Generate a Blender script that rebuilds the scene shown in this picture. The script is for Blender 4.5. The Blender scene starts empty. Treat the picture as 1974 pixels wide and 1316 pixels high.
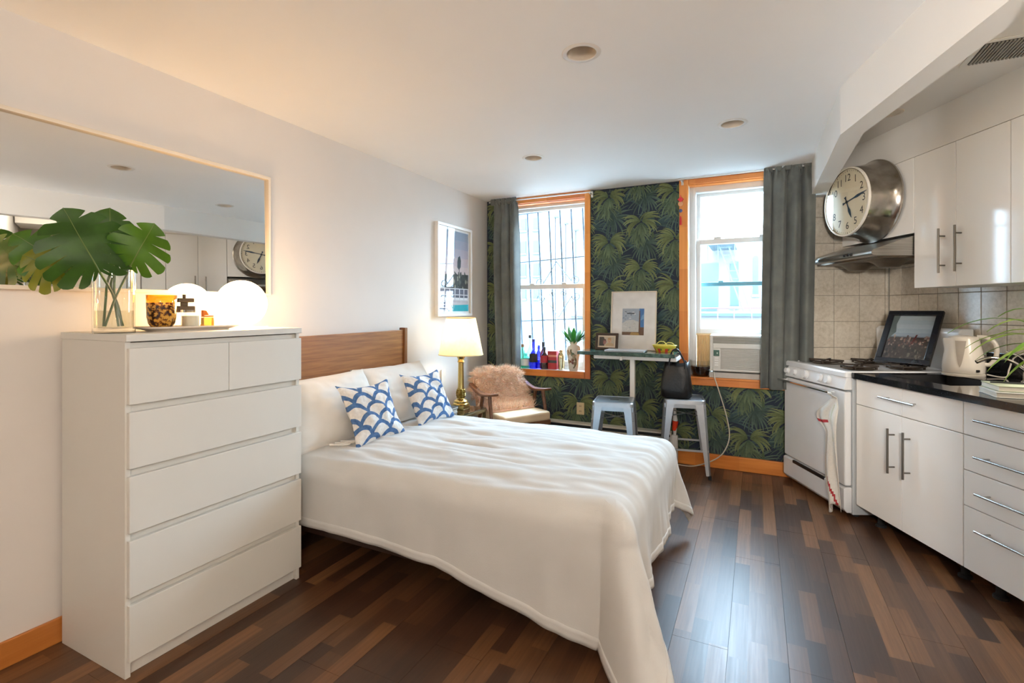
import bpy, bmesh, math, random
from mathutils import Vector, Matrix, noise as mnoise
random.seed(11)
PI = math.pi
sc = bpy.context.scene
col = sc.collection
R = math.radians

# ------------------------------------------------------------------ camera
cam_data = bpy.data.cameras.new('camera')
cam = bpy.data.objects.new('camera', cam_data)
col.objects.link(cam)
cam.location = (0, 0, 1.32)
cam.rotation_euler = (R(90), 0, R(26.15))
cam_data.sensor_width = 36.0
cam_data.lens = 36.0 * 960.0 / 1974.0
cam_data.shift_y = -(658.0 - 596.5) / 1974.0
cam_data.clip_start = 0.05
cam_data.clip_end = 200
sc.camera = cam

# ------------------------------------------------------------------ world, lamps, exposure
SKY = 62.0
world = bpy.data.worlds.new('overcast_sky')
sc.world = world
world.use_nodes = True
wn = world.node_tree.nodes
# an overcast sky, three times as bright overhead as at the horizon
_L = world.node_tree.links
_tc = wn.new('ShaderNodeTexCoord')
_sp = wn.new('ShaderNodeSeparateXYZ')
_mr = wn.new('ShaderNodeMapRange')
_L.new(_tc.outputs['Generated'], _sp.inputs[0])
_L.new(_sp.outputs[2], _mr.inputs['Value'])
_mr.inputs['From Min'].default_value = 0.0
_mr.inputs['From Max'].default_value = 1.0
_mr.inputs['To Min'].default_value = SKY / 3.0
_mr.inputs['To Max'].default_value = SKY
_L.new(_mr.outputs[0], wn['Background'].inputs['Strength'])
wn['Background'].inputs['Color'].default_value = (0.58, 0.80, 1.0, 1)
sc.view_settings.view_transform = 'Standard'
sc.view_settings.look = 'None'
sc.view_settings.exposure = 0.47
sc.view_settings.gamma = 1.0
sc.view_settings.use_curve_mapping = False
try:
    sc.cycles.use_denoising = True
    sc.cycles.max_bounces = 12
    sc.cycles.diffuse_bounces = 8
    sc.cycles.glossy_bounces = 6
    sc.cycles.transmission_bounces = 8
    sc.cycles.transparent_max_bounces = 16
    sc.cycles.sample_clamp_indirect = 6.0
    sc.cycles.caustics_reflective = False
    sc.cycles.caustics_refractive = False
except Exception:
    pass


def area_lamp(name, loc, rot, sx, sy, power, color, portal=False):
    l = bpy.data.lights.new(name, 'AREA')
    l.shape = 'RECTANGLE'
    l.size = sx
    l.size_y = sy
    l.energy = power
    l.color = color
    o = bpy.data.objects.new(name, l)
    o.location = loc
    o.rotation_euler = rot
    col.objects.link(o)
    if portal:
        l.cycles.is_portal = True
    return o


# window portals: they only guide the sky light in, they add none
area_lamp('window_portal', (-1.84, 4.90, 1.55), (R(-90), 0, 0), 1.0, 1.75, 1, (1, 1, 1), True)
area_lamp('window_portal', (-0.10, 4.90, 1.60), (R(-90), 0, 0), 1.0, 1.70, 1, (1, 1, 1), True)
# the room's own lamps outside the frame: a lit recessed lamp in the kitchen ceiling and a strip under a wall cupboard
KC, KS = math.cos(R(25.25)), math.sin(R(25.25))


def kworld(t, n, z):
    return (n * KC - t * KS, n * KS + t * KC, z)


area_lamp('kitchen_ceiling_light', kworld(1.62, 1.95, 2.515), (0, 0, 0), 0.16, 0.16, 7.0, (1.0, 0.88, 0.72))
area_lamp('under_cupboard_light', kworld(2.05, 2.66, 1.438), (0, 0, R(25.25)), 0.05, 0.40, 10.0, (1.0, 0.91, 0.80))
spot = bpy.data.lights.new('kitchen_fill_spot', 'SPOT')  # spot added out of view behind the camera only to brighten the kitchen
spot.energy = 270.0
spot.color = (1.0, 0.95, 0.88)
spot.spot_size = R(66)
spot.spot_blend = 1.0
spot.shadow_soft_size = 0.12
spot_o = bpy.data.objects.new('kitchen_fill_spot', spot)
spot_o.location = (0.38, -0.45, 1.66)
spot_o.rotation_euler = (Vector((1.35, 3.05, 1.55)) - Vector((0.38, -0.45, 1.66))).to_track_quat('-Z', 'Y').to_euler()
col.objects.link(spot_o)

# ------------------------------------------------------------------ helpers
def lin(c):
    c = c / 255.0
    return c / 12.92 if c <= 0.04045 else ((c + 0.055) / 1.055) ** 2.4


def rgb(r, g, b):
    return (lin(r), lin(g), lin(b), 1.0)


class Ex:
    """a shader value with operators"""
    nt = None

    def __init__(s, k):
        s.k = k

    @staticmethod
    def m(op, *a):
        n = Ex.nt.nodes.new('ShaderNodeMath')
        n.operation = op
        for i, x in enumerate(a):
            if isinstance(x, Ex):
                Ex.nt.links.new(x.k, n.inputs[i])
            else:
                n.inputs[i].default_value = x
        return Ex(n.outputs[0])

    def __add__(s, o): return Ex.m('ADD', s, o)
    def __radd__(s, o): return Ex.m('ADD', o, s)
    def __sub__(s, o): return Ex.m('SUBTRACT', s, o)
    def __rsub__(s, o): return Ex.m('SUBTRACT', o, s)
    def __mul__(s, o): return Ex.m('MULTIPLY', s, o)
    def __rmul__(s, o): return Ex.m('MULTIPLY', s, o)
    def __truediv__(s, o): return Ex.m('DIVIDE', s, o)
    def floor(s): return Ex.m('FLOOR', s)
    def fract(s): return Ex.m('FRACT', s)
    def lt(s, o): return Ex.m('LESS_THAN', s, o)
    def gt(s, o): return Ex.m('GREATER_THAN', s, o)
    def sqrt(s): return Ex.m('SQRT', s)
    def mod(s, o): return Ex.m('FLOORED_MODULO', s, o)
    def mul2(s, o): return Ex.m('MULTIPLY', s, o)


def combine(x, y, z):
    n = Ex.nt.nodes.new('ShaderNodeCombineXYZ')
    for i, v in enumerate((x, y, z)):
        if isinstance(v, Ex):
            Ex.nt.links.new(v.k, n.inputs[i])
        else:
            n.inputs[i].default_value = v
    return n.outputs[0]


def separate(sock):
    n = Ex.nt.nodes.new('ShaderNodeSeparateXYZ')
    Ex.nt.links.new(sock, n.inputs[0])
    return Ex(n.outputs[0]), Ex(n.outputs[1]), Ex(n.outputs[2])


def coords(kind='Object'):
    n = Ex.nt.nodes.new('ShaderNodeTexCoord')
    return n.outputs[kind]


def world_pos():
    return Ex.nt.nodes.new('ShaderNodeNewGeometry').outputs['Position']


def noise_tex(vec, scale, detail=3, rough=0.5):
    n = Ex.nt.nodes.new('ShaderNodeTexNoise')
    n.inputs['Scale'].default_value = scale
    n.inputs['Detail'].default_value = detail
    n.inputs['Roughness'].default_value = rough
    if vec is not None:
        Ex.nt.links.new(vec, n.inputs['Vector'])
    return Ex(n.outputs['Fac'])


def white_noise(vec):
    n = Ex.nt.nodes.new('ShaderNodeTexWhiteNoise')
    n.noise_dimensions = '3D'
    Ex.nt.links.new(vec, n.inputs['Vector'])
    return Ex(n.outputs['Value'])


def ramp(fac, stops, interp='LINEAR'):
    n = Ex.nt.nodes.new('ShaderNodeValToRGB')
    n.color_ramp.interpolation = interp
    el = n.color_ramp.elements
    while len(el) < len(stops):
        el.new(0.5)
    for e, (p, c) in zip(el, stops):
        e.position = p
        e.color = c
    Ex.nt.links.new(fac.k, n.inputs[0])
    return n.outputs[0]


def mixc(fac, a, b, mode='MIX'):
    n = Ex.nt.nodes.new('ShaderNodeMix')
    n.data_type = 'RGBA'
    n.blend_type = mode
    if isinstance(fac, Ex):
        Ex.nt.links.new(fac.k, n.inputs[0])
    else:
        n.inputs[0].default_value = fac
    for idx, v in ((6, a), (7, b)):
        if isinstance(v, tuple):
            n.inputs[idx].default_value = v
        else:
            Ex.nt.links.new(v, n.inputs[idx])
    return n.outputs[2]


def bump(height, strength=0.2, dist=0.01):
    n = Ex.nt.nodes.new('ShaderNodeBump')
    n.inputs['Strength'].default_value = strength
    n.inputs['Distance'].default_value = dist
    Ex.nt.links.new(height.k, n.inputs['Height'])
    return n.outputs[0]


def new_mat(name):
    m = bpy.data.materials.new(name)
    m.use_nodes = True
    Ex.nt = m.node_tree
    return m, m.node_tree.nodes['Principled BSDF']


def pset(p, col=None, rough=None, metal=None, spec=None, normal=None, **kw):
    L = Ex.nt.links
    if col is not None:
        if isinstance(col, tuple):
            p.inputs['Base Color'].default_value = col
        else:
            L.new(col, p.inputs['Base Color'])
    if rough is not None:
        if isinstance(rough, Ex):
            L.new(rough.k, p.inputs['Roughness'])
        else:
            p.inputs['Roughness'].default_value = rough
    if metal is not None:
        p.inputs['Metallic'].default_value = metal
    if spec is not None:
        p.inputs['Specular IOR Level'].default_value = spec
    if normal is not None:
        L.new(normal, p.inputs['Normal'])
    for k, v in kw.items():
        p.inputs[k.replace('_', ' ').title()].default_value = v


_M = {}


def plain(name, c, rough=0.5, metal=0.0, spec=0.5, var=0.06, nscale=12, bmp=0.0, bscale=60, **kw):
    """one colour with a slight procedural unevenness"""
    if name in _M:
        return _M[name]
    m, p = new_mat(name)
    base = rgb(*c)
    dark = tuple(x * (1 - var * 2) for x in base[:3]) + (1,)
    f = noise_tex(coords(), nscale, 3)
    nrm = bump(noise_tex(coords(), bscale, 4), bmp, 0.004) if bmp else None
    pset(p, ramp(f, [(0.3, dark), (0.7, base)]), rough, metal, spec, nrm, **kw)
    _M[name] = m
    return m


def wood(name, dark, light, axis='x', rough=0.4, scale=1.0, block=None, spec=0.5, contrast=1.0):
    """grain along one axis; block = length of finger-jointed pieces"""
    if name in _M:
        return _M[name]
    m, p = new_mat(name)
    x, y, z = separate(coords())
    k = {'x': (2.0, 40, 40), 'y': (40, 2.0, 40), 'z': (40, 40, 2.0)}[axis]
    v = combine(x * (k[0] * scale), y * (k[1] * scale), z * (k[2] * scale))
    f = noise_tex(v, 1.0, 4, 0.6)
    if block:
        a = {'x': x, 'y': y, 'z': z}[axis]
        b = white_noise(combine((a / block + 0.37).floor(), 3.3, 0.0))
        f = f * 0.55 + b * 0.42
    c = ramp(f, [(0.28, rgb(*dark)), (0.72, rgb(*light))])
    pset(p, c, rough, 0, spec, bump(f, 0.08, 0.003))
    _M[name] = m
    return m


def by_attr(name, rough=0.5, spec=0.4, metal=0.0, bmp=0.0, bscale=200, sheen=0):
    """flat print: colours carried by the mesh"""
    if name in _M:
        return _M[name]
    m, p = new_mat(name)
    a = Ex.nt.nodes.new('ShaderNodeAttribute')
    a.attribute_name = 'Col'
    f = noise_tex(coords(), 90, 2)
    c = mixc(f * 0.18, a.outputs['Color'], (0.02, 0.02, 0.02, 1))
    pset(p, c, rough, metal, spec, bump(noise_tex(coords(), bscale, 3), bmp, 0.003) if bmp else None)
    _M[name] = m
    return m


def glass(name, tint=(1, 1, 1, 1), gloss=0.06, rough=0.0):
    """thin clear pane: see-through with a weak mirror"""
    if name in _M:
        return _M[name]
    m, p = new_mat(name)
    nt = m.node_tree
    t = nt.nodes.new('ShaderNodeBsdfTransparent')
    f = noise_tex(coords(), 3, 2)
    nt.links.new(ramp(f, [(0.0, tuple(x * 0.985 for x in tint[:3]) + (1,)), (1.0, tint)]), t.inputs['Color'])
    g = nt.nodes.new('ShaderNodeBsdfGlossy')
    g.inputs['Roughness'].default_value = rough
    lw = nt.nodes.new('ShaderNodeLayerWeight')
    lw.inputs['Blend'].default_value = 0.5
    w = (Ex.m('POWER', Ex(lw.outputs['Facing']), 5.0) * 0.9 + 0.04) * (gloss / 0.06)
    mx = nt.nodes.new('ShaderNodeMixShader')
    nt.links.new(w.k, mx.inputs[0])
    nt.links.new(t.outputs[0], mx.inputs[1])
    nt.links.new(g.outputs[0], mx.inputs[2])
    nt.links.new(mx.outputs[0], nt.nodes['Material Output'].inputs['Surface'])
    nt.nodes.remove(p)
    _M[name] = m
    return m


def emit(name, c, strength):
    if name in _M:
        return _M[name]
    m, p = new_mat(name)
    f = noise_tex(coords(), 2, 1)
    base = rgb(*c)
    pset(p, (0.8, 0.8, 0.8, 1), 0.3)
    Ex.nt.links.new(ramp(f, [(0.0, tuple(x * .96 for x in base[:3]) + (1,)), (1.0, base)]), p.inputs['Emission Color'])
    p.inputs['Emission Strength'].default_value = strength
    _M[name] = m
    return m


KANG = R(25.25)
KF = Matrix.Rotation(KANG, 4, 'Z')          # kitchen frame: local x = out of the kitchen wall's run (n), local y = along it (t)
TW = {}                                      # world matrix of every empty, by name


class MB:
    """collects faces, then links them as ONE mesh object"""

    def __init__(s, frame=None):
        s.v, s.f, s.c, s.cur = [], [], [], None
        s.frame = frame

    def add(s, vs, fs):
        b = len(s.v)
        s.v += [Vector(p) for p in vs]
        for f in fs:
            s.f.append([b + i for i in f])
            s.c.append(s.cur)
        return s

    def box(s, x0, x1, y0, y1, z0, z1):
        return s.add([(x0, y0, z0), (x1, y0, z0), (x1, y1, z0), (x0, y1, z0), (x0, y0, z1), (x1, y0, z1), (x1, y1, z1), (x0, y1, z1)],
                     [(0, 3, 2, 1), (4, 5, 6, 7), (0, 1, 5, 4), (1, 2, 6, 5), (2, 3, 7, 6), (3, 0, 4, 7)])

    def obox(s, c, ax, ay, az):
        c, ax, ay, az = Vector(c), Vector(ax), Vector(ay), Vector(az)
        vs = [c + sx * ax + sy * ay + sz * az for sz in (-1, 1) for sx, sy in ((-1, -1), (1, -1), (1, 1), (-1, 1))]
        return s.add(vs, [(0, 3, 2, 1), (4, 5, 6, 7), (0, 1, 5, 4), (1, 2, 6, 5), (2, 3, 7, 6), (3, 0, 4, 7)])

    def bar(s, a, b, w, h=None, up=(0, 0, 1)):
        a, b = Vector(a), Vector(b)
        d = (b - a).normalized()
        u = Vector(up)
        sx = d.cross(u)
        if sx.length < 1e-4:
            sx = d.cross(Vector((1, 0, 0)))
        sx.normalize()
        uz = sx.cross(d).normalized()
        return s.obox((a + b) / 2, d * ((b - a).length / 2), sx * (w / 2), uz * ((h or w) / 2))

    def poly(s, pts, c=None):
        old = s.cur
        if c is not None:
            s.cur = c
        s.add(pts, [tuple(range(len(pts)))])
        s.cur = old
        return s

    def prism(s, pts, off):
        """polygon pts extruded by vector off"""
        off = Vector(off)
        n = len(pts)
        vs = [Vector(p) for p in pts] + [Vector(p) + off for p in pts]
        fs = [tuple(range(n))[::-1], tuple(range(n, 2 * n))]
        fs += [(i, (i + 1) % n, n + (i + 1) % n, n + i) for i in range(n)]
        return s.add(vs, fs)

    def ring_loft(s, rings, caps=True, closed=True):
        n = len(rings[0])
        b = []
        for r in rings:
            b += list(r)
        fs = []
        for i in range(len(rings) - 1):
            for j in range(n if closed else n - 1):
                k = (j + 1) % n
                fs.append((i * n + j, i * n + k, (i + 1) * n + k, (i + 1) * n + j))
        if caps:
            fs.append(tuple(range(n))[::-1])
            fs.append(tuple(range((len(rings) - 1) * n, len(rings) * n)))
        return s.add(b, fs)

    def lathe(s, prof, cx=0, cy=0, z0=0, n=24, caps=True, sx=1, sy=1):
        rings = [[(cx + r * sx * math.cos(2 * PI * j / n), cy + r * sy * math.sin(2 * PI * j / n), z0 + z) for j in range(n)] for r, z in prof]
        return s.ring_loft(rings, caps)

    def tube(s, pts, r, n=8, caps=True):
        pts = [Vector(p) for p in pts]
        rings = []
        prev = None
        for i, p in enumerate(pts):
            d = (pts[min(i + 1, len(pts) - 1)] - pts[max(i - 1, 0)]).normalized()
            if prev is None:
                u = d.cross(Vector((0, 0, 1)))
                if u.length < 1e-3:
                    u = d.cross(Vector((1, 0, 0)))
            else:
                u = prev - d * prev.dot(d)
                if u.length < 1e-5:
                    u = d.cross(Vector((0, 1, 0)))
            u.normalize()
            prev = u
            w = d.cross(u)
            rr = r[i] if isinstance(r, (list, tuple)) else r
            rings.append([p + u * (rr * math.cos(2 * PI * j / n)) + w * (rr * math.sin(2 * PI * j / n)) for j in range(n)])
        return s.ring_loft(rings, caps)

    def grid(s, fn, nu, nv, closed=False):
        vs = [fn(i / (nu if closed else nu - 1), j / (nv - 1)) for j in range(nv) for i in range(nu)]
        fs = []
        for j in range(nv - 1):
            for i in range(nu if closed else nu - 1):
                k = (i + 1) % nu
                fs.append((j * nu + i, j * nu + k, (j + 1) * nu + k, (j + 1) * nu + i))
        return s.add(vs, fs)

    def ball(s, c, rx, ry=None, rz=None, n=16, m=10):
        ry, rz = ry or rx, rz or rx
        prof = [[(c[0] + rx * math.sin(PI * i / m) * math.cos(2 * PI * j / n), c[1] + ry * math.sin(PI * i / m) * math.sin(2 * PI * j / n),
                  c[2] - rz * math.cos(PI * i / m)) for j in range(n)] for i in range(1, m)]
        s.ring_loft(prof, True)
        return s

    def build(s, name, mat, par=None, smooth=False, bevel=0.0, seg=2, solid=0.0, sub=0, at=None, ang=40, uv=None, label=None):
        M = s.frame or Matrix.Identity(4)
        if par is not None:
            inv = TW[par.name].inverted()
        else:
            loc = Vector(at) if at is not None else Vector((0, 0, 0))
            inv = Matrix.Translation(-(loc))
        T = inv @ M
        me = bpy.data.meshes.new(name)
        me.from_pydata([tuple(T @ p) for p in s.v], [], s.f)
        if any(c is not None for c in s.c):
            at_ = me.color_attributes.new('Col', 'FLOAT_COLOR', 'CORNER')
            vals = []
            for f, c in zip(s.f, s.c):
                vals += list(c or (1, 1, 1, 1)) * len(f)
            at_.data.foreach_set('color', vals)
        if uv is not None:
            ul = me.uv_layers.new(name='UVMap')
            for lp in me.loops:
                ul.data[lp.index].uv = uv[lp.vertex_index]
        me.materials.append(mat)
        o = bpy.data.objects.new(name, me)
        col.objects.link(o)
        if par is not None:
            o.parent = par
            TW[o.name] = TW[par.name].copy()
        else:
            o.location = loc
            TW[o.name] = Matrix.Translation(loc)
        if smooth:
            me.polygons.foreach_set('use_smooth', [True] * len(me.polygons))
            if ang < 180:
                me.set_sharp_from_angle(angle=R(ang))
        if solid:
            md = o.modifiers.new('solid', 'SOLIDIFY')
            md.thickness = solid
            md.offset = 0
        if bevel:
            md = o.modifiers.new('bevel', 'BEVEL')
            md.width = bevel
            md.segments = seg
            md.limit_method = 'ANGLE'
            md.angle_limit = R(35)
        if sub:
            md = o.modifiers.new('sub', 'SUBSURF')
            md.levels = sub
            md.render_levels = sub
        if label:
            o['label'] = label
        return o


def thing(name, label, cat, loc=(0, 0, 0), rotz=0.0, group=None, frame=None):
    o = bpy.data.objects.new(name, None)
    o.empty_display_size = 0.05
    col.objects.link(o)
    W = (frame or Matrix.Identity(4)) @ Matrix.Translation(Vector(loc)) @ Matrix.Rotation(rotz, 4, 'Z')
    o.location = W.to_translation()
    o.rotation_euler = W.to_euler()
    TW[o.name] = W
    o['label'] = label
    o['category'] = cat
    if group:
        o['group'] = group
    return o


def L(par):
    """frame of a thing: build its parts in the thing's own axes"""
    return TW[par.name].copy()


def tag(o, label, cat, group=None):
    o['label'] = label
    o['category'] = cat
    if group:
        o['group'] = group
    return o


def struct(o, label=None):
    o['kind'] = 'structure'
    if label:
        o['label'] = label
    return o


def copy_tree(root, loc, rotz, label, group=None, frame=None):
    r = root.copy()
    col.objects.link(r)
    W = (frame or Matrix.Identity(4)) @ Matrix.Translation(Vector(loc)) @ Matrix.Rotation(rotz, 4, 'Z')
    r.location = W.to_translation()
    r.rotation_euler = W.to_euler()
    TW[r.name] = W
    r['label'] = label
    if group:
        r['group'] = group

    def rec(a, b):
        for ch in [c for c in bpy.data.objects if c.parent == a]:
            c = ch.copy()
            col.objects.link(c)
            c.parent = b
            TW[c.name] = W
            rec(ch, c)
    rec(root, r)
    return r


def text_faces(body, size):
    """verts and faces of a word, centred, in the XY plane"""
    cu = bpy.data.curves.new('lettering', 'FONT')
    cu.body = body
    cu.size = size
    cu.align_x = 'CENTER'
    cu.align_y = 'CENTER'
    cu.resolution_u = 3
    o = bpy.data.objects.new('lettering', cu)
    col.objects.link(o)
    bpy.context.view_layer.update()
    me = bpy.data.meshes.new_from_object(o.evaluated_get(bpy.context.evaluated_depsgraph_get()))
    vs = [v.co.copy() for v in me.vertices]
    fs = [tuple(p.vertices) for p in me.polygons]
    bpy.data.objects.remove(o)
    bpy.data.curves.remove(cu)
    bpy.data.meshes.remove(me)
    return vs, fs


def catmull(pts, n=6):
    pts = [Vector(p) for p in pts]
    out = []
    for i in range(len(pts) - 1):
        p0, p1, p2, p3 = pts[max(i - 1, 0)], pts[i], pts[i + 1], pts[min(i + 2, len(pts) - 1)]
        for k in range(n):
            t = k / n
            out.append(0.5 * ((2 * p1) + (p2 - p0) * t + (2 * p0 - 5 * p1 + 4 * p2 - p3) * t * t + (3 * p1 - p0 - 3 * p2 + p3) * t ** 3))
    out.append(pts[-1])
    return out


def smooth01(a, b, x):
    t = min(1, max(0, (x - a) / (b - a)))
    return t * t * (3 - 2 * t)


def kp(t, n, z=0.0):
    return KF @ Vector((n, t, z))
# ------------------------------------------------------------------ room materials
M_wall = plain('wall_paint', (221, 215, 209), 0.65, spec=0.25, var=0.015, nscale=3, bmp=0.03, bscale=180)
M_ceil = plain('ceiling_paint', (243, 242, 240), 0.8, spec=0.15, var=0.01, nscale=2)
M_soff = plain('soffit_paint', (230, 226, 220), 0.7, spec=0.2, var=0.012, nscale=3)
M_pine_x = wood('pine_trim_along', (186, 98, 28), (230, 150, 70), 'x', 0.38, 0.7, block=0.34)
M_pine_z = wood('pine_trim_upright', (186, 98, 30), (230, 150, 70), 'z', 0.38, 0.7, block=0.36)
M_pine_y = wood('pine_trim_deep', (168, 98, 40), (205, 135, 66), 'y', 0.4, 0.7, block=0.9)
M_vinyl = plain('white_vinyl', (222, 221, 218), 0.35, var=0.02)
M_white = plain('white_enamel', (232, 231, 228), 0.3, var=0.015)
M_glass = glass('window_glass', (0.97, 0.99, 1.0, 1), 0.05)
M_dark = plain('dark_void', (22, 22, 24), 0.6)
M_iron = plain('grey_iron', (92, 104, 114), 0.5, var=0.08)


def floor_mat():
    m, p = new_mat('strip_laminate')
    x, y, z = separate(world_pos())
    row = ((x + 0.1) / 0.0692).floor()
    off = white_noise(combine(row, 7.1, 2.0))
    yy = y / 0.39 + off * 5.0
    seg = yy.floor()
    tone = white_noise(combine(row, seg, 4.5))
    grain = noise_tex(combine(x * 95, y * 3.0, tone * 40), 1.0, 4, 0.65)
    fine = noise_tex(combine(x * 420, y * 9.0, 0.0), 1.0, 2, 0.6)
    base = ramp(tone, [(0.0, rgb(66, 43, 29)), (0.3, rgb(84, 55, 36)), (0.55, rgb(102, 68, 43)), (0.8, rgb(126, 85, 53)), (1.0, rgb(146, 101, 64))])
    c = mixc(grain * 0.75, base, rgb(34, 24, 20))
    pset(p, c, 0.30 + grain * 0.14, 0, 0.5, bump(grain * 0.6 + fine * 0.4, 0.10, 0.002))
    return m


M_floor = floor_mat()
M_subfloor = plain('subfloor', (26, 20, 16), 0.9)

# ------------------------------------------------------------------ floor
o = MB().box(-2.60, 2.4, -2.5, 5.0, -0.10, -0.006).build('floor', M_subfloor)
struct(o, 'dark brown strip laminate floor')
floor = o
BW, BL = 0.2075, 1.29
full = None
rng = random.Random(3)
for i in range(-12, 11):
    x0 = -0.10 + i * BW
    if x0 < -2.60:
        x0c = -2.60
    else:
        x0c = x0
    start = -2.45 - rng.random() * BL
    y = start
    while y < 4.95:
        ya, yb = max(y, -2.45), min(y + BL, 4.95)
        if yb - ya > 0.05:
            isfull = abs((yb - ya) - BL) < 1e-6 and x0c == x0
            if isfull and full is not None:
                pl = bpy.data.objects.new('plank', full)
                col.objects.link(pl)
                pl.parent = floor
                pl.location = (x0, ya, 0)
            else:
                mb = MB().box(0.0006, BW - 0.0006 - (x0c - x0), 0.0006, yb - ya - 0.0006, -0.0055, 0.0)
                pl = mb.build('plank', M_floor, floor)
                pl.location = (x0c, ya, 0)
                if isfull:
                    full = pl.data
        y += BL

# ------------------------------------------------------------------ walls
XL, YB, ZC = -2.495, 4.50, 2.43
W1 = (-2.30, -1.442, 0.737, 2.372)          # window openings x0, x1, z0, z1
W2 = (-0.525, 0.335, 0.752, 2.385)
struct(MB().box(-2.62, XL, -2.5, 4.75, 0, 2.7).build('wall_left', M_wall), 'plain off-white plaster wall behind the bed')
mb = MB()
YT = 4.74
mb.box(XL, W1[0], YB, YT, 0, 2.7).box(W1[0], W1[1], YB, YT, 0, W1[2]).box(W1[0], W1[1], YB, YT, W1[3], 2.7)
mb.box(W1[1], W2[0], YB, YT, 0, 2.7).box(W2[0], W2[1], YB, YT, 0, W2[2]).box(W2[0], W2[1], YB, YT, W2[3], 2.7)
mb.box(W2[1], 0.399, YB, YT, 0, 2.7)
M_navy = plain('wallpaper_ground', (46, 54, 68), 0.75, spec=0.2, var=0.08, nscale=5)
wall_back = struct(mb.build('wall_back', M_navy), 'window wall papered with dark palm fronds')
M_grout = plain('grout', (150, 142, 130), 0.85)
wall_tiled = struct(MB(KF).box(2.268, 2.96, 3.911, 4.0, 0, 2.7).build('wall_tiled', M_grout), 'short tiled wall beside the range')
wall_right = struct(MB(KF).box(2.865, 2.96, 1.23, 3.905, 0, 2.7).build('wall_right', M_grout), 'kitchen wall with beige tile splashback')
struct(MB(KF).box(1.36, 2.96, 1.22, 1.325, 0, 2.7).build('wall_end', M_wall), 'white wall closing the kitchen end')
# partition carrying on along the soffit line towards the back of the flat
mb = MB()
mb.prism([(0.665, 1.783, 0), (1.70, -2.5, 0), (1.82, -2.5, 0), (0.80, 1.72, 0)], (0, 0, 2.7))
struct(mb.build('wall_partition', M_wall), 'white partition wall')
struct(MB().box(-2.62, 1.95, -2.62, -2.5, 0, 2.7).build('wall_rear', M_wall), 'rear wall')
DOWNLIGHTS = [(-.680, 2.067, .075), (-.129, 3.248, .075), (-1.466, 3.339, .072)]
bmx = bmesh.new()


def loop(pts):
    vs_ = [bmx.verts.new(p_) for p_ in pts]
    return [bmx.edges.new((vs_[i], vs_[(i + 1) % len(vs_)])) for i in range(len(vs_))]


edges = loop([(-2.62, -2.6, ZC), (1.73, -2.6, ZC), (0.665, 1.783, ZC), (0.378, 2.955, ZC), (0.378, 4.74, ZC), (-2.62, 4.74, ZC)])
for (x, y, r_) in DOWNLIGHTS:
    edges += loop([(x + r_ * .9 * math.cos(2 * PI * i / 32), y + r_ * .9 * math.sin(2 * PI * i / 32), ZC) for i in range(32)])
bmesh.ops.triangle_fill(bmx, edges=edges, use_beauty=True)
mb = MB()
bmx.verts.index_update()
mb.add([v.co.copy() for v in bmx.verts], [[v.index for v in f.verts] for f in bmx.faces])
bmx.free()
mb.prism([(-2.62, -2.6, 2.56), (1.73, -2.6, 2.56), (0.665, 1.783, 2.56), (0.378, 2.955, 2.56), (0.378, 4.74, 2.56), (-2.62, 4.74, 2.56)], (0, 0, 0.2))
struct(mb.build('ceiling', M_ceil), 'smooth white ceiling')
mb = MB()
mb.prism([(0.40, 2.9, 2.53), (0.70, 1.75, 2.53), (2.2, 2.2, 2.53), (2.2, 3.6, 2.53), (1.1, 4.95, 2.53), (0.40, 4.74, 2.53)], (0, 0, 0.2))
struct(mb.build('ceiling_alcove', M_soff), 'ceiling of the kitchen recess')
mb = MB()
ZS = 2.191
outer = [(0.375, 4.5), (0.375, 2.953), (0.663, 1.78)]
inner = [(0.475, 4.56), (0.475, 2.972), (0.76, 1.80)]
rings = []
for (a, b) in zip(outer, inner):
    rings.append([(a[0], a[1], ZS), (b[0], b[1], ZS), (b[0], b[1], 2.6), (a[0], a[1], 2.6)])
mb.ring_loft(rings)
struct(mb.build('soffit_beam', M_soff), 'angled white dropped beam in front of the kitchen')
# wall filler flush over the wall cupboards
struct(MB(KF).box(2.50, 2.865, 1.34, 3.905, 2.288, 2.56).build('trim_1', M_soff), 'plaster strip over the wall cupboards')

# baseboards
struct(MB().box(XL, XL + 0.014, -2.5, 4.5, 0, 0.098).build('baseboard_left', M_pine_y, bevel=0.003), 'honey pine baseboard')
struct(MB().box(-0.66, 0.25, 4.472, 4.5, 0, 0.112).build('baseboard_back', M_pine_x, bevel=0.004), 'honey pine baseboard under the wallpaper')

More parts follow.
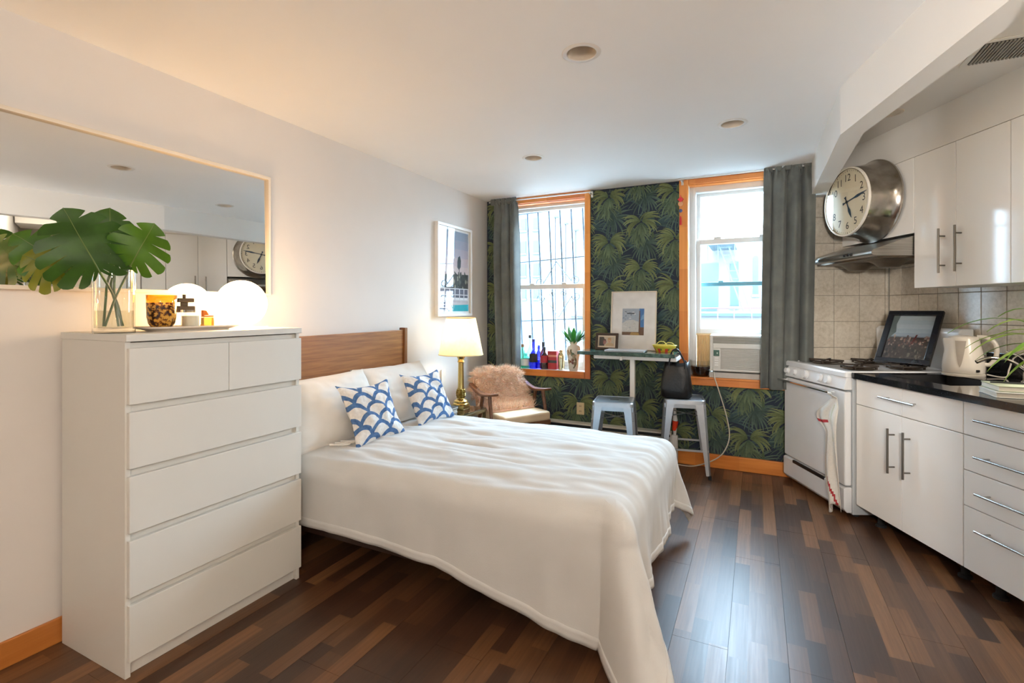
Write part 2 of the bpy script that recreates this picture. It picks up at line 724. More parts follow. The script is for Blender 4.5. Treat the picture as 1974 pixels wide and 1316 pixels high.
# ------------------------------------------------------------------ wallpaper: printed palm fronds
def wallpaper():
    rg = random.Random(5)
    mb = MB()
    lvl = [0]
    holes = [(W1[0] - 0.03, W1[1] + 0.03, W1[2] - 0.03, W1[3] + 0.03), (W2[0] - 0.03, W2[1] + 0.03, W2[2] - 0.03, W2[3] + 0.03)]

    def ok(p):
        if p[0] < XL + 0.002 or p[0] > 0.395 or p[1] < 0.01 or p[1] > ZC - 0.002:
            return False
        return not any(h[0] < p[0] < h[1] and h[2] < p[1] < h[3] for h in holes)

    def leaflet(cx, cz, ang, ln, w, droop, c0, c1, y):
        pts = []
        n = 6
        px, pz = cx, cz
        a = ang
        side = 1 if math.cos(ang) >= 0 else -1
        for i in range(n + 1):
            pts.append((px, pz, a))
            a -= side * droop / n
            px += math.cos(a) * ln / n
            pz += math.sin(a) * ln / n
        for i in range(n):
            q = []
            for (k, sgn) in ((i, 1), (i, -1), (i + 1, -1), (i + 1, 1)):
                f = k / n
                ww = w * (math.sin(PI * min(1, f * 0.9 + 0.1)) ** 0.7) * 0.5
                x_, z_, a_ = pts[k]
                q.append((x_ - math.sin(a_) * ww * sgn, z_ + math.cos(a_) * ww * sgn))
            if not all(ok(p) for p in q):
                continue
            f = (i + 0.5) / n
            c = tuple(c0[j] + (c1[j] - c0[j]) * f for j in range(3)) + (1,)
            mb.poly([(p[0], y, p[1]) for p in q], c)

    def frond(cx, cz, a0, a1, n, ln, w, droop, c0, c1, y):
        for i in range(n):
            a = a0 + (a1 - a0) * i / (n - 1) + rg.uniform(-.05, .05)
            k = rg.uniform(.8, 1.12)
            sh = rg.uniform(.75, 1.2)
            leaflet(cx, cz, R(math.degrees(a)), ln * k, w * rg.uniform(.8, 1.2), droop * rg.uniform(.8, 1.2), tuple(x * sh for x in c0), tuple(x * sh for x in c1),
                    y - 0.00004 * i)

    lit0, lit1 = rgb(82, 96, 68), rgb(130, 136, 90)
    mid0, mid1 = rgb(72, 90, 74), rgb(106, 120, 90)
    drk0, drk1 = rgb(58, 75, 72), rgb(90, 108, 94)
    tea0, tea1 = rgb(52, 70, 74), rgb(76, 96, 96)
    Y0 = YB - 0.0008
    cells = []
    for i in range(-6, 7):
        for j in range(-8, 9):
            cells.append((-1.215 + i * 0.29, 2.36 - j * 0.417 + (i % 2) * 0.17, i % 2))
    for (cx, cz, par) in cells:
        if cx < -2.8 or cx > 0.75 or cz < -0.3 or cz > 2.8:
            continue
        # dark drooping fans behind
        frond(cx + 0.13, cz - 0.05, R(10), R(170), 13, 0.20, 0.016, 1.0, tea0, tea1, Y0)
        frond(cx + 0.04, cz - 0.20, R(-80), R(260), 30, 0.19, 0.013, 0.7, drk0, drk1, Y0 - 0.0012)
        frond(cx - 0.03, cz - 0.09, R(150), R(390), 22, 0.16, 0.012, 0.9, mid0, mid1, Y0 - 0.0024)
    for (cx, cz, par) in cells:
        if cx < -2.8 or cx > 0.75 or cz < -0.3 or cz > 2.8:
            continue
        # sunlit pair arching left and right
        frond(cx - 0.012, cz - 0.01, R(92), R(188), 13, 0.17, 0.0145, 1.55, lit0, lit1, Y0 - 0.0036)
        frond(cx + 0.012, cz - 0.01, R(88), R(-8), 13, 0.17, 0.0145, 1.55, lit0, lit1, Y0 - 0.0040)
        frond(cx, cz - 0.02, R(215), R(325), 9, 0.13, 0.014, 0.5, mid0, mid1, Y0 - 0.0044)
        # slim stem and bud
        leaflet(cx + 0.105, cz - 0.17, R(92), 0.07, 0.022, 0.05, mid0, lit0, Y0 - 0.0046)
    m = by_attr('wallpaper_print', 0.75, 0.2)
    ob = mb.build('wallpaper', m, wall_back)
    ob['kind'] = 'stuff'


wallpaper()

# ------------------------------------------------------------------ tiles
def tile_mat():
    m, p = new_mat('beige_tile')
    pos = world_pos()
    f = noise_tex(pos, 38, 5, 0.65)
    g = noise_tex(pos, 6, 2)
    c = ramp(f * 0.7 + g * 0.3, [(0.3, rgb(176, 164, 146)), (0.55, rgb(202, 192, 176)), (0.75, rgb(214, 206, 192))])
    pset(p, c, 0.22, 0, 0.5, bump(f, 0.05, 0.002))
    return m


M_tile = tile_mat()


def tiles(wall, a0, a1, pa, z0, z1, pz, fn_mesh, fn_loc):
    base = None
    a = a0
    while a < a1 - 0.02:
        wa = min(pa, a1 - a)
        z = z0
        while z < z1 - 0.02:
            hz = min(pz, z1 - z)
            fullt = abs(wa - pa) < 1e-6 and abs(hz - pz) < 1e-6
            if fullt and base is not None:
                t = bpy.data.objects.new('tile', base)
                col.objects.link(t)
                t.parent = wall
            else:
                t = fn_mesh(wa, hz).build('tile', M_tile, wall, bevel=0.0025, seg=1)
                if fullt:
                    base = t.data
                # keep the bevel in the shared mesh cheap: the modifier is per object
            if fullt and not t.modifiers:
                md = t.modifiers.new('bevel', 'BEVEL')
                md.width = 0.0025
                md.segments = 1
            W = fn_loc(a, z)
            t.location = W
            t.rotation_euler = (0, 0, KANG)
            z += pz
        a += pa


G = 0.0016
# short wall: faces the room, along n
tiles(wall_tiled, 2.245 + 0.196 * 0, 2.860, 0.196, 0.824, 2.20, 0.202, lambda w, h: MB().box(G, w - G, -0.006, 0, G, h - G), lambda a, z: kp(3.911, a, z))
# kitchen wall: along t
tiles(wall_right, 1.35, 3.90, 0.162, 0.824, 1.83, 0.202, lambda w, h: MB().box(-0.006, 0, G, w - G, G, h - G), lambda a, z: kp(a, 2.865, z))

# ------------------------------------------------------------------ windows
def sash(par, name, x0, x1, z0, z1, y, fr, mat, rail_b=None, rail_t=None):
    rb, rt = rail_b or fr, rail_t or fr
    mb = MB()
    mb.box(x0, x0 + fr, y, y + 0.035, z0, z1).box(x1 - fr, x1, y, y + 0.035, z0, z1)
    mb.box(x0 + fr, x1 - fr, y, y + 0.035, z0, z0 + rb).box(x0 + fr, x1 - fr, y, y + 0.035, z1 - rt, z1)
    s = mb.build(name, mat, par, bevel=0.003)
    MB().box(x0 + fr - 0.004, x1 - fr + 0.004, y + 0.015, y + 0.019, z0 + rb - 0.004, z1 - rt + 0.004).build('pane', M_glass, s)
    return s


def wtop(name, label):
    o = bpy.data.objects.new(name, None)
    col.objects.link(o)
    TW[o.name] = Matrix.Identity(4)
    o['kind'] = 'structure'
    o['label'] = label
    return o


w1 = wtop('window_1', 'sash window by the corner in honey pine trim with an iron grille outside')
x0, x1, z0, z1 = W1
MB().box(x1, x1 + 0.052, 4.478, 4.50, 0.672, ZC).build('casing', M_pine_z, w1, bevel=0.003)
MB().box(x0 - 0.052, x0, 4.478, 4.50, 0.672, ZC).build('casing', M_pine_z, w1, bevel=0.003)
MB().box(x0, x1, 4.478, 4.50, z1, ZC).build('head_casing', M_pine_x, w1, bevel=0.003)
MB().box(x0, x1, 4.474, 4.50, 0.672, z0).build('apron', M_pine_x, w1, bevel=0.003)
MB().box(x0, x1, 4.476, 4.60, z0 - 0.012, z0 + 0.002).build('sill', M_white, w1, bevel=0.002)
MB().box(x0, x1, 4.50, 4.585, z1 - 0.006, z1 + 0.004).build('head_lining', M_pine_x, w1)
MB().box(x1 - 0.004, x1 + 0.004, 4.50, 4.585, z0, z1).build('jamb_lining', M_pine_z, w1)
MB().box(x0 - 0.004, x0 + 0.004, 4.50, 4.585, z0, z1).build('jamb_lining', M_pine_z, w1)
mb = MB().box(x0, x0 + 0.03, 4.585, 4.68, z0, z1).box(x1 - 0.03, x1, 4.585, 4.68, z0, z1).box(x0, x1, 4.585, 4.68, z1 - 0.03, z1).box(x0, x1, 4.585, 4.68, z0, z0 + 0.03)
mb.build('frame', M_vinyl, w1, bevel=0.002)
sash(w1, 'upper_sash', x0 + 0.03, x1 - 0.03, 1.53, z1 - 0.03, 4.64, 0.028, M_vinyl)
sash(w1, 'lower_sash', x0 + 0.03, x1 - 0.03, z0 + 0.03, 1.57, 4.60, 0.03, M_vinyl, 0.05, 0.045)
for xx in (-2.03, -1.69):
    MB().box(xx - 0.025, xx + 0.025, 4.592, 4.62, 1.57, 1.585).build('sash_lock', M_vinyl, w1, bevel=0.004)

w2 = wtop('window_2', 'sash window nearer the kitchen with its lower sash raised over an air conditioner')
x0, x1, z0, z1 = W2
MB().box(x0 - 0.072, x0, 4.476, 4.50, 0.682, ZC).build('casing', M_pine_z, w2, bevel=0.003)
MB().box(x1, x1 + 0.05, 4.476, 4.50, 0.682, ZC).build('casing', M_white, w2, bevel=0.003)
MB().box(x0, x1, 4.476, 4.50, z1, ZC).build('head_casing', M_pine_x, w2, bevel=0.003)
MB().box(x0, x1 + 0.05, 4.462, 4.50, 0.682, z0 - 0.012).build('apron', M_pine_x, w2, bevel=0.003)
MB().box(x0, x1, 4.448, 4.60, z0 - 0.014, z0 + 0.002).build('sill', M_pine_x, w2, bevel=0.003)
MB().box(x0, x1, 4.50, 4.585, z1 - 0.006, z1 + 0.004).build('head_lining', M_pine_x, w2)
MB().box(x0 - 0.004, x0 + 0.004, 4.50, 4.585, z0, z1).build('jamb_lining', M_vinyl, w2)
MB().box(x1 - 0.004, x1 + 0.004, 4.50, 4.585, z0, z1).build('jamb_lining', M_vinyl, w2)
mb = MB().box(x0, x0 + 0.055, 4.575, 4.69, z0, z1).box(x1 - 0.055, x1, 4.575, 4.69, z0, z1).box(x0 + .055, x1 - .055, 4.575, 4.69, z1 - 0.055, z1).box(x0 + .055, x1 - .055, 4.575, 4.69, z0, z0 + 0.03)
mb.build('frame', M_vinyl, w2, bevel=0.003)
MB().box(x0 + 0.03, x0 + 0.05, 4.565, 4.576, z0 + .02, z1 - .02).build('sash_track', M_vinyl, w2, bevel=0.002)
sash(w2, 'upper_sash', x0 + 0.055, x1 - 0.055, 1.885, z1 - 0.055, 4.645, 0.03, M_vinyl, 0.04, 0.025)
sash(w2, 'lower_sash', x0 + 0.055, x1 - 0.055, 1.113, 1.925, 4.60, 0.034, M_vinyl, 0.042, 0.042)
for xx in (-0.30, 0.05):
    MB().box(xx - 0.03, xx + 0.03, 4.592, 4.62, 1.925, 1.942).build('sash_lock', M_vinyl, w2, bevel=0.004)
M_teal = plain('teal_paint', (70, 128, 140), 0.5, var=0.05)
MB().box(x0 + 0.055, x1 - 0.055, 4.705, 4.725, 1.525, 1.56).build('storm_rail', M_teal, w2, bevel=0.003)
for xx in (-0.28, 0.06):
    MB().box(xx - 0.02, xx + 0.02, 4.695, 4.706, 1.555, 1.572).build('storm_latch', M_teal, w2, bevel=0.003)
# ------------------------------------------------------------------ outside the windows
M_fac = plain('pale_render', (74, 74, 74), 0.8, var=0.03, nscale=0.6)
M_fac2 = plain('pale_brick', (66, 70, 74), 0.8, var=0.05, nscale=0.8)
M_wing = plain('far_window', (26, 46, 54), 0.3, var=0.1, nscale=1)
M_esc = plain('fire_escape_paint', (38, 56, 62), 0.6)
M_rail = plain('faded_red_rail', (70, 38, 38), 0.6)
M_cope = plain('coping_stone', (32, 48, 56), 0.7)
M_tan = plain('tan_roof', (70, 58, 48), 0.8)
M_yard = plain('pale_yard', (204, 204, 202), 0.9)
struct(MB().box(-30, 20, 5.2, 45, -3.2, -3.0).build('ground', M_yard), 'pale courtyard ground outside')

b = thing('apartment_building', 'pale rendered building across the yard with an arched slit window', 'building', (1, 20.5, -3))
MB().box(-4.2, 8, 20, 21, -3, 3.74).build('facade', M_fac, b)
for (xa, xb, za, zb, top) in ((-1.92, -1.27, 1.25, 3.05, 0), (-0.86, -0.585, 1.44, 3.07, 0), (-0.115, 0.065, 1.87, 3.16, 1)):
    pts = [(xa, 19.97, za), (xb, 19.97, za), (xb, 19.97, zb)]
    if top:
        xm = (xa + xb) / 2
        pts += [(xm + (xb - xm) * math.cos(a), 19.97, zb + 0.12 * math.sin(a)) for a in (0.5, 1.05, 1.57, 2.1, 2.64)]
    pts.append((xa, 19.97, zb))
    mb = MB().prism(pts, (0, 0.02, 0))
    w = mb.build('window', M_wing, b)
    MB().box(xa - 0.04, xb + 0.04, 19.9, 20.0, za - 0.10, za).build('window_sill', M_fac2, w)

k = 18.0 / 14.0


def fe(x, z):
    return (x * k, 18.0, 1.32 + (z - 1.32) * k)


t = thing('fire_escape', 'pale green iron fire escape stair on the building across the yard', 'fire escape', (-0.9, 18, -3))
A0, A1, B0, B1 = fe(-0.889, 3.03), fe(-0.28, 1.2), fe(-0.641, 2.95), fe(-0.13, 1.2)
for (p, q) in ((A0, A1), (B0, B1)):
    MB().bar(p, q, 0.05, 0.05).build('stringer', M_esc, t)
for i in range(9):
    f = (i + 0.5) / 9
    p = [A0[j] + (A1[j] - A0[j]) * f for j in range(3)]
    q = [B0[j] + (B1[j] - B0[j]) * f for j in range(3)]
    MB().bar(p, (q[0] + 0.05, q[1], p[2]), 0.03, 0.03).build('rung', M_esc, t)
c0 = fe(-1.15, 3.02)
MB().box(c0[0], fe(-0.5, 3)[0], 17.7, 19.96, c0[2], c0[2] + 0.06).build('platform', M_esc, t)
for xx in (-1.15, -0.9, -0.5):
    MB().bar(fe(xx, 3.02), fe(xx, 2.6), 0.035).build('bracket', M_esc, t)

t = thing('parapet_wall', 'low pale parapet with a blue-grey coping below the window', 'wall', (-0.3, 7.1, -3))
MB().box(-2.2, 3.0, 7.0, 7.25, -3, 1.235).build('body', M_fac, t)
MB().box(-2.25, 3.05, 6.97, 7.28, 1.235, 1.275).build('coping', M_cope, t)
t = thing('roof_railing', 'thin faded red railing outside the window with the air conditioner', 'railing', (-0.2, 6.5, 0.4))
MB().tube([(-0.70, 6.5, 1.0), (-0.69, 6.5, 1.25), (-0.62, 6.5, 1.335), (0.9, 6.5, 1.352)], 0.010, 6).build('top_rail', M_rail, t, smooth=True)
for xx in (-0.42, -0.24, -0.05, 0.14, 0.33):
    MB().tube([(xx, 6.5, 0.4), (xx, 6.5, 1.345)], 0.007, 6).build('post', M_rail, t, smooth=True)
MB().tube([(-0.74, 6.5, 0.4), (-0.70, 6.5, 1.0)], 0.010, 6).build('end_post', M_rail, t, smooth=True)
MB().box(-0.9, 1.0, 6.45, 6.55, 0.36, 0.40).build('base_rail', M_rail, t)
MB().box(-0.02, 0.02, 6.48, 6.52, -3.0, 0.36).build('support', M_rail, t)

b = thing('apartment_block', 'pale block with rows of blue-grey windows seen through the iron grille', 'building', (-8, 17, -3))
MB().box(-12, -4.4, 16, 18, -3, 5.3).build('facade', M_fac2, b)
for r_ in range(4):
    for c_ in range(2):
        xa = -7.40 + c_ * 0.66 - 0.12
        za = 4.15 - r_ * 0.80
        if c_ == 1:
            xa = -7.02
        w = MB().box(xa, xa + 0.22, 15.97, 16.02, za - 0.05, za + 0.38).build('window', M_cope, b)
        MB().box(xa - 0.03, xa + 0.25, 15.93, 16.0, za - 0.10, za - 0.05).build('window_sill', M_fac, w)
t = thing('gable_roof', 'tan pitched roof beyond the iron grille', 'roof', (-2.6, 9.5, -3))
MB().prism([(-3.35, 9, 1.20), (-2.95, 9, 1.55), (-2.2, 9, 1.60), (-1.8, 9, 1.20)], (0, 1.2, 0)).build('roof', M_tan, t)
MB().box(-3.2, -1.9, 9.1, 10.1, -3, 1.20).build('wall', M_fac, t)
M_step = plain('stepped_render', (78, 80, 82), 0.8, var=0.03, nscale=0.6)
t = thing('stepped_wall', 'white stepped wall climbing behind the iron grille', 'wall', (-5, 14, -3))
for i in range(7):
    xa = -5.75 + i * 0.32
    MB().box(xa, xa + 0.34, 14, 14.5, -3, 4.3 - i * 0.22).build('block', M_step, t)
    MB().box(xa - 0.03, xa + 0.12, 13.95, 14.5, 4.3 - i * 0.22, 4.36 - i * 0.22).build('coping', M_cope, t)

# wrought-iron grille, hung a little out of true
g = thing('window_grille', 'wrought iron grille with scrolls outside the sash window', 'grille', (-1.87, 4.87, 0.76))
GR = Matrix.Translation((-1.87, 4.87, 1.50)) @ Matrix.Rotation(R(-2.6), 4, 'Y')


def gp(x, z):
    return (x + 1.87, 0, z - 1.50)


for xx in (-2.29, -2.165, -2.041, -1.917, -1.795, -1.672, -1.549, -1.43):
    MB(GR).box(xx + 1.87 - 0.008, xx + 1.87 + 0.008, -0.008, 0.008, -0.80, 0.92).build('bar', M_iron, g)
for zz in (0.78, 1.215, 1.845, 2.36):
    MB(GR).box(-0.46, 0.48, -0.014, -0.006, zz - 1.50 - 0.005, zz - 1.50 + 0.005).build('cross_bar', M_iron, g)


for xx in (-2.29, -1.43):
    for zz in (1.0, 1.6, 2.2):
        MB().box(xx - .008, xx + .008, 4.735, 4.868, zz - .008, zz + .008).build('lug', M_iron, g)


def spiral(cx, cz, r0, a0, turns, sgn):
    return [(cx + r0 * (1 - 0.8 * f) * math.cos(a0 + sgn * turns * 2 * PI * f), -0.01, cz + r0 * (1 - 0.8 * f) * math.sin(a0 + sgn * turns * 2 * PI * f)) for f in [i / 18 for i in range(19)]]


for sg in (1, -1):
    for (zc, up) in ((1.70, 1), (1.36, -1)):
        c = -1.856 + 1.87
        pts = [(c, -0.01, zc - 1.5 + 0.12 * up), (c + sg * 0.07, -0.01, zc - 1.5 + 0.02 * up), (c + sg * 0.16, -0.01, zc - 1.5 - 0.10 * up)]
        MB(GR).tube(catmull(pts, 5), 0.0045, 5).build('scroll', M_iron, g, smooth=True)
        MB(GR).tube(spiral(c + sg * 0.20, zc - 1.5 - 0.09 * up, 0.05, PI if sg > 0 else 0, 1.3, -sg * up), 0.0045, 5).build('scroll', M_iron, g, smooth=True)
        MB(GR).tube(spiral(c + sg * 0.06, zc - 1.5 - 0.13 * up, 0.035, 0 if sg > 0 else PI, 1.2, sg * up), 0.004, 5).build('scroll', M_iron, g, smooth=True)
# ------------------------------------------------------------------ chest of drawers
M_lac = plain('white_foil', (214, 211, 203), 0.45, spec=0.35, var=0.012, nscale=4)
d = thing('chest_of_drawers', 'tall white six-drawer chest with handleless fronts beside the bed', 'chest of drawers', (-2.237, 1.362, 0))
xb, xf, ya, yb = -2.470, -2.020, 0.985, 1.738
for (y0, y1) in ((ya, ya + 0.018), (yb - 0.018, yb)):
    MB().box(xb, xf, y0, y1, 0, 1.205).build('side_panel', M_lac, d, bevel=0.0015)
MB().box(xb, xf + 0.016, ya - 0.004, yb + 0.004, 1.205, 1.231).build('top', M_lac, d, bevel=0.002)
MB().box(xb + 0.004, xb + 0.012, ya + 0.018, yb - 0.018, 0.02, 1.205).build('back_panel', M_lac, d)
MB().box(xf - 0.035, xf - 0.02, ya + 0.018, yb - 0.018, 0, 0.075).build('plinth', M_lac, d, bevel=0.001)
MB().box(xb + 0.02, xf - 0.012, ya + 0.018, yb - 0.018, 0.075, 1.20).build('carcass', M_lac, d)
for i in range(5):
    zt = 1.181 - i * 0.2298
    zb = zt - 0.202
    rows = [(ya + 0.006, yb - 0.001)] if i else [(ya + 0.006, 1.3635), (1.3655, yb - 0.001)]
    for (y0, y1) in rows:
        mb = MB().box(xf - 0.004, xf + 0.016, y0, y1, zb, zt)
        mb.build('drawer', M_lac, d, bevel=0.002)

# ------------------------------------------------------------------ mirror
M_mframe = plain('pale_frame_paint', (226, 214, 196), 0.4, var=0.02)
m, p = new_mat('mirror_glass')
pset(p, ramp(noise_tex(coords(), 3, 1), [(0, (0.86, 0.87, 0.86, 1)), (1, (0.88, 0.89, 0.88, 1))]), 0.012, 1.0)
M_mirror = m
t = thing('wall_mirror', 'wide framed mirror above the white chest reflecting the kitchen', 'mirror', (-2.48, 1.18, 1.395))
my0, my1, mz0, mz1 = 0.42, 1.926, 1.395, 2.066
fw = 0.016
for (a, b, c, e) in ((my0, my1, mz0, mz0 + fw), (my0, my1, mz1 - fw, mz1)):
    MB().box(-2.493, -2.462, a, b, c, e).build('frame_rail', M_mframe, t, bevel=0.0015)
for (a, b) in ((my0, my0 + fw), (my1 - fw, my1)):
    MB().box(-2.493, -2.462, a, b, mz0 + fw, mz1 - fw).build('frame_stile', M_mframe, t, bevel=0.0015)
tilt = math.tan(R(0.65)) * (mz1 - mz0)
MB().add([(-2.4735, my0 + .01, mz0 + .01), (-2.4735, my1 - .01, mz0 + .01), (-2.4735 - tilt, my1 - .01, mz1 - .01), (-2.4735 - tilt, my0 + .01, mz1 - .01)],
         [(0, 1, 2, 3)]).build('mirror_pane', M_mirror, t)
MB().box(-2.492, -2.485, my0 + .012, my1 - .012, mz0 + .012, mz1 - .012).build('backing', M_mframe, t)

# ------------------------------------------------------------------ things on the chest
ZD = 1.231
M_clear = glass('clear_glass', (0.965, 0.975, 0.965, 1), 0.10)
M_water = glass('water', (0.90, 0.90, 0.84, 1), 0.05)
VX, VY = -2.20, 1.037
t = thing('glass_vase', 'tall clear glass cylinder vase part filled with water on the white chest', 'vase', (VX, VY, ZD))
r = 0.066
MB().lathe([(r, 0.0), (r, 0.24), (r - 0.004, 0.241), (r - 0.005, 0.24), (r - 0.005, 0.02), (0.001, 0.02)], VX, VY, ZD, 32, False).build('cylinder', M_clear, t, smooth=True, ang=50)
MB().lathe([(0.001, 0.0), (r, 0.0), (r, 0.016), (0.001, 0.018)], VX, VY, ZD, 32, False).build('glass_base', M_clear, t, smooth=True, ang=50)
MB().lathe([(0.001, 0.021), (r - 0.006, 0.021), (r - 0.006, 0.085), (0.001, 0.085)], VX, VY, ZD, 32, False).build('water', M_water, t, smooth=True, ang=50)


def leaf_mat(name, dark, light, vein):
    if name in _M:
        return _M[name]
    m, p = new_mat(name)
    f = noise_tex(coords(), 14, 4)
    c = ramp(f, [(0.3, rgb(*dark)), (0.7, rgb(*light))])
    pset(p, c, 0.45, 0, 0.4, bump(noise_tex(coords(), 45, 3), 0.12, 0.004))
    nt = m.node_tree
    tr = nt.nodes.new('ShaderNodeBsdfTranslucent')
    tr.inputs['Color'].default_value = rgb(*vein)
    mx = nt.nodes.new('ShaderNodeMixShader')
    mx.inputs[0].default_value = 0.18
    nt.links.new(p.outputs[0], mx.inputs[1])
    nt.links.new(tr.outputs[0], mx.inputs[2])
    nt.links.new(mx.outputs[0], nt.nodes['Material Output'].inputs['Surface'])
    _M[name] = m
    return m


M_stem = plain('leaf_stem', (84, 110, 44), 0.45, var=0.1)
M_vein = plain('leaf_vein', (104, 124, 58), 0.45)
HALF = [(0, 0.02), (0.10, -0.13), (0.26, -0.17), (0.42, -0.07), (0.50, 0.12), (0.51, 0.32), (0.46, 0.52), (0.36, 0.72), (0.20, 0.89), (0.0, 1.0)]


def monstera(label, base, tip, nrm, width, stem_pts, mat, lobes=7, cut=0.52, cup=0.10, droop=0.12, seed=1, slit=0.16):
    """a split leaf: base = where the stem meets it, tip = far end of the midrib"""
    rg = random.Random(seed)
    base, tip, nrm = Vector(base), Vector(tip), Vector(nrm).normalized()
    Y = tip - base
    ln = Y.length
    Y.normalize()
    nrm = (nrm - Y * nrm.dot(Y)).normalized()
    X = Y.cross(nrm)
    W = width
    out = catmull([(a, b, 0) for a, b in HALF], 8)

    def P(x, y):
        z = -cup * abs(x) ** 1.6 * 2.2 * W - droop * ln * y * y + 0.006 * math.sin(9 * y + 4 * x)
        return base + X * (x * W) + Y * (y * ln) + nrm * z

    t = thing('monstera_leaf', label, 'leaf', stem_pts[0])
    mb = MB()
    NQ, NW = 9, 5
    for sg in (1, -1):
        n = lobes
        for i in range(n):
            w0, w1 = i / n, (i + 1) / n
            c = cut + rg.uniform(-.08, .10)
            if i == 0:
                c = 0.9
            gap = slit * rg.uniform(.7, 1.2)

            def fn(u, q):
                # u across the lobe, q from midrib to margin
                k = 0 if q < c else (q - c) / (1 - c)
                k = k ** 0.75
                a, b = gap * k * (0.0 if i == 0 else 1), 1 - gap * k * (0.0 if i == n - 1 else 0.6)
                w = w0 + (w1 - w0) * (a + (b - a) * u)
                o_ = out[min(len(out) - 1, int(w * (len(out) - 1)))]
                o2 = out[min(len(out) - 1, int(w * (len(out) - 1)) + 1)]
                fr = w * (len(out) - 1) - int(w * (len(out) - 1))
                ox, oy = o_.x + (o2.x - o_.x) * fr, o_.y + (o2.y - o_.y) * fr
                sy = 0.02 + 0.90 * w ** 1.15
                qq = q
                if q > 0.999 and k:
                    qq = 1.0 - 0.05 * (2 * u - 1) ** 2
                x = ox * qq
                y = sy + (oy - sy) * (qq ** 1.25)
                return P(sg * x, y)
            mb.grid(fn, NW, NQ)
    o = mb.build('blade', mat, t, smooth=True, ang=180)
    mid = [P(0, y / 10) + nrm * 0.0012 for y in range(11)]
    MB().tube(mid, [0.0026 - 0.00018 * i for i in range(11)], 5).build('midrib', M_vein, t, smooth=True)
    MB().tube(catmull(list(stem_pts) + [base], 6), 0.0042, 7).build('stem', M_stem, t, smooth=True)
    return t


LG = leaf_mat('monstera_green', (34, 62, 18), (60, 94, 30), (70, 130, 30))
LG2 = leaf_mat('monstera_fresh', (40, 78, 22), (70, 112, 34), (110, 160, 40))
LY = leaf_mat('monstera_yellowing', (92, 104, 22), (128, 128, 30), (170, 170, 50))
zb = ZD + 0.026


def cam_pt(u, v, depth):
    """a point worked out while measuring the photograph"""
    xc, zc = (u - 987) / 960.0, (596.5 - v) / 960.0
    ca, sa = math.cos(R(26.15)), math.sin(R(26.15))
    return Vector((depth * (xc * ca - sa), depth * (xc * sa + ca), 1.32 + depth * zc))


TOCAM = Vector((0.87, -0.42, 0.25))
monstera('largest dark monstera leaf facing the room, in the glass vase', cam_pt(192, 524, 1.80), cam_pt(122, 400, 1.70), TOCAM, 0.29,
         [(VX - .02, VY + .035, zb), (VX - .005, VY + .01, ZD + .12)], LG, 8, 0.40, 0.10, 0.05, 3, 0.19)
monstera('small fresh green monstera leaf leaning out towards the globe lamp', cam_pt(252, 511, 1.86), cam_pt(297, 432, 1.84), (0.95, -0.35, 0.15), 0.205,
         [(VX + .01, VY - .035, zb), (VX + .005, VY, ZD + .13), (VX + .0, VY + .04, ZD + .22)], LG2, 6, 0.36, 0.10, 0.10, 5, 0.20)
monstera('dark split monstera leaf hanging out towards the camera side of the vase', cam_pt(128, 510, 1.84), cam_pt(22, 446, 1.77), (0.85, -0.45, 0.35), 0.215,
         [(VX + .02, VY + .02, zb), (VX + .0, VY - .01, ZD + .17), (VX + .04, VY - .03, ZD + .245)], LG2, 6, 0.36, 0.10, 0.12, 8, 0.22)
monstera('yellowing monstera leaf drooping low beside the vase', cam_pt(124, 524, 1.82), cam_pt(42, 490, 1.76), (0.85, -0.50, 0.2), 0.20,
         [(VX - .01, VY - .03, zb), (VX + .01, VY - .03, ZD + .17), (VX + .06, VY - .05, ZD + .245)], LY, 6, 0.40, 0.10, 0.10, 9, 0.17)
monstera('monstera leaf standing behind the largest one with a sunlit edge', cam_pt(212, 505, 1.97), cam_pt(214, 398, 1.97), (0.95, -0.30, 0.05), 0.22,
         [(VX + .03, VY + .0, zb), (VX - .01, VY + .005, ZD + .14), (VX - .02, VY + .01, ZD + .245)], LG, 6, 0.6, 0.10, 0.16, 12, 0.10)

# globe lamp
M_globe = emit('lit_opal_globe', (255, 206, 146), 26.0)
t = thing('globe_lamp', 'glowing opal glass globe lamp at the end of the white chest', 'lamp', (-2.255, 1.60, ZD))
MB().ball((-2.255, 1.60, ZD + 0.118), 0.113, n=40, m=28).build('globe', M_globe, t, smooth=True, ang=180)
MB().lathe([(0.001, 0.0), (0.05, 0.0), (0.052, 0.006), (0.046, 0.014), (0.001, 0.016)], -2.255, 1.60, ZD, 24).build('base', M_white, t, smooth=True, ang=30)
MB().tube(catmull([(-2.215, 1.625, ZD + .004), (-2.19, 1.66, ZD + .004), (-2.2, 1.70, ZD + .004), (-2.25, 1.735, ZD + .004)], 5), 0.0025, 6).build('cord', M_white, t, smooth=True)

# tray and the small things on it
M_tray = plain('pale_stone', (216, 204, 190), 0.5, var=0.05, nscale=30)
mb = MB()


def rrect(cx, cy, hx, hy, r, z, n=5):
    pts = []
    for (sx, sy, a0) in ((1, 1, 0), (-1, 1, 90), (-1, -1, 180), (1, -1, 270)):
        for i in range(n + 1):
            a = R(a0 + 90 * i / n)
            pts.append((cx + sx * (hx - r) + r * math.cos(a), cy + sy * (hy - r) + r * math.sin(a), z))
    return pts


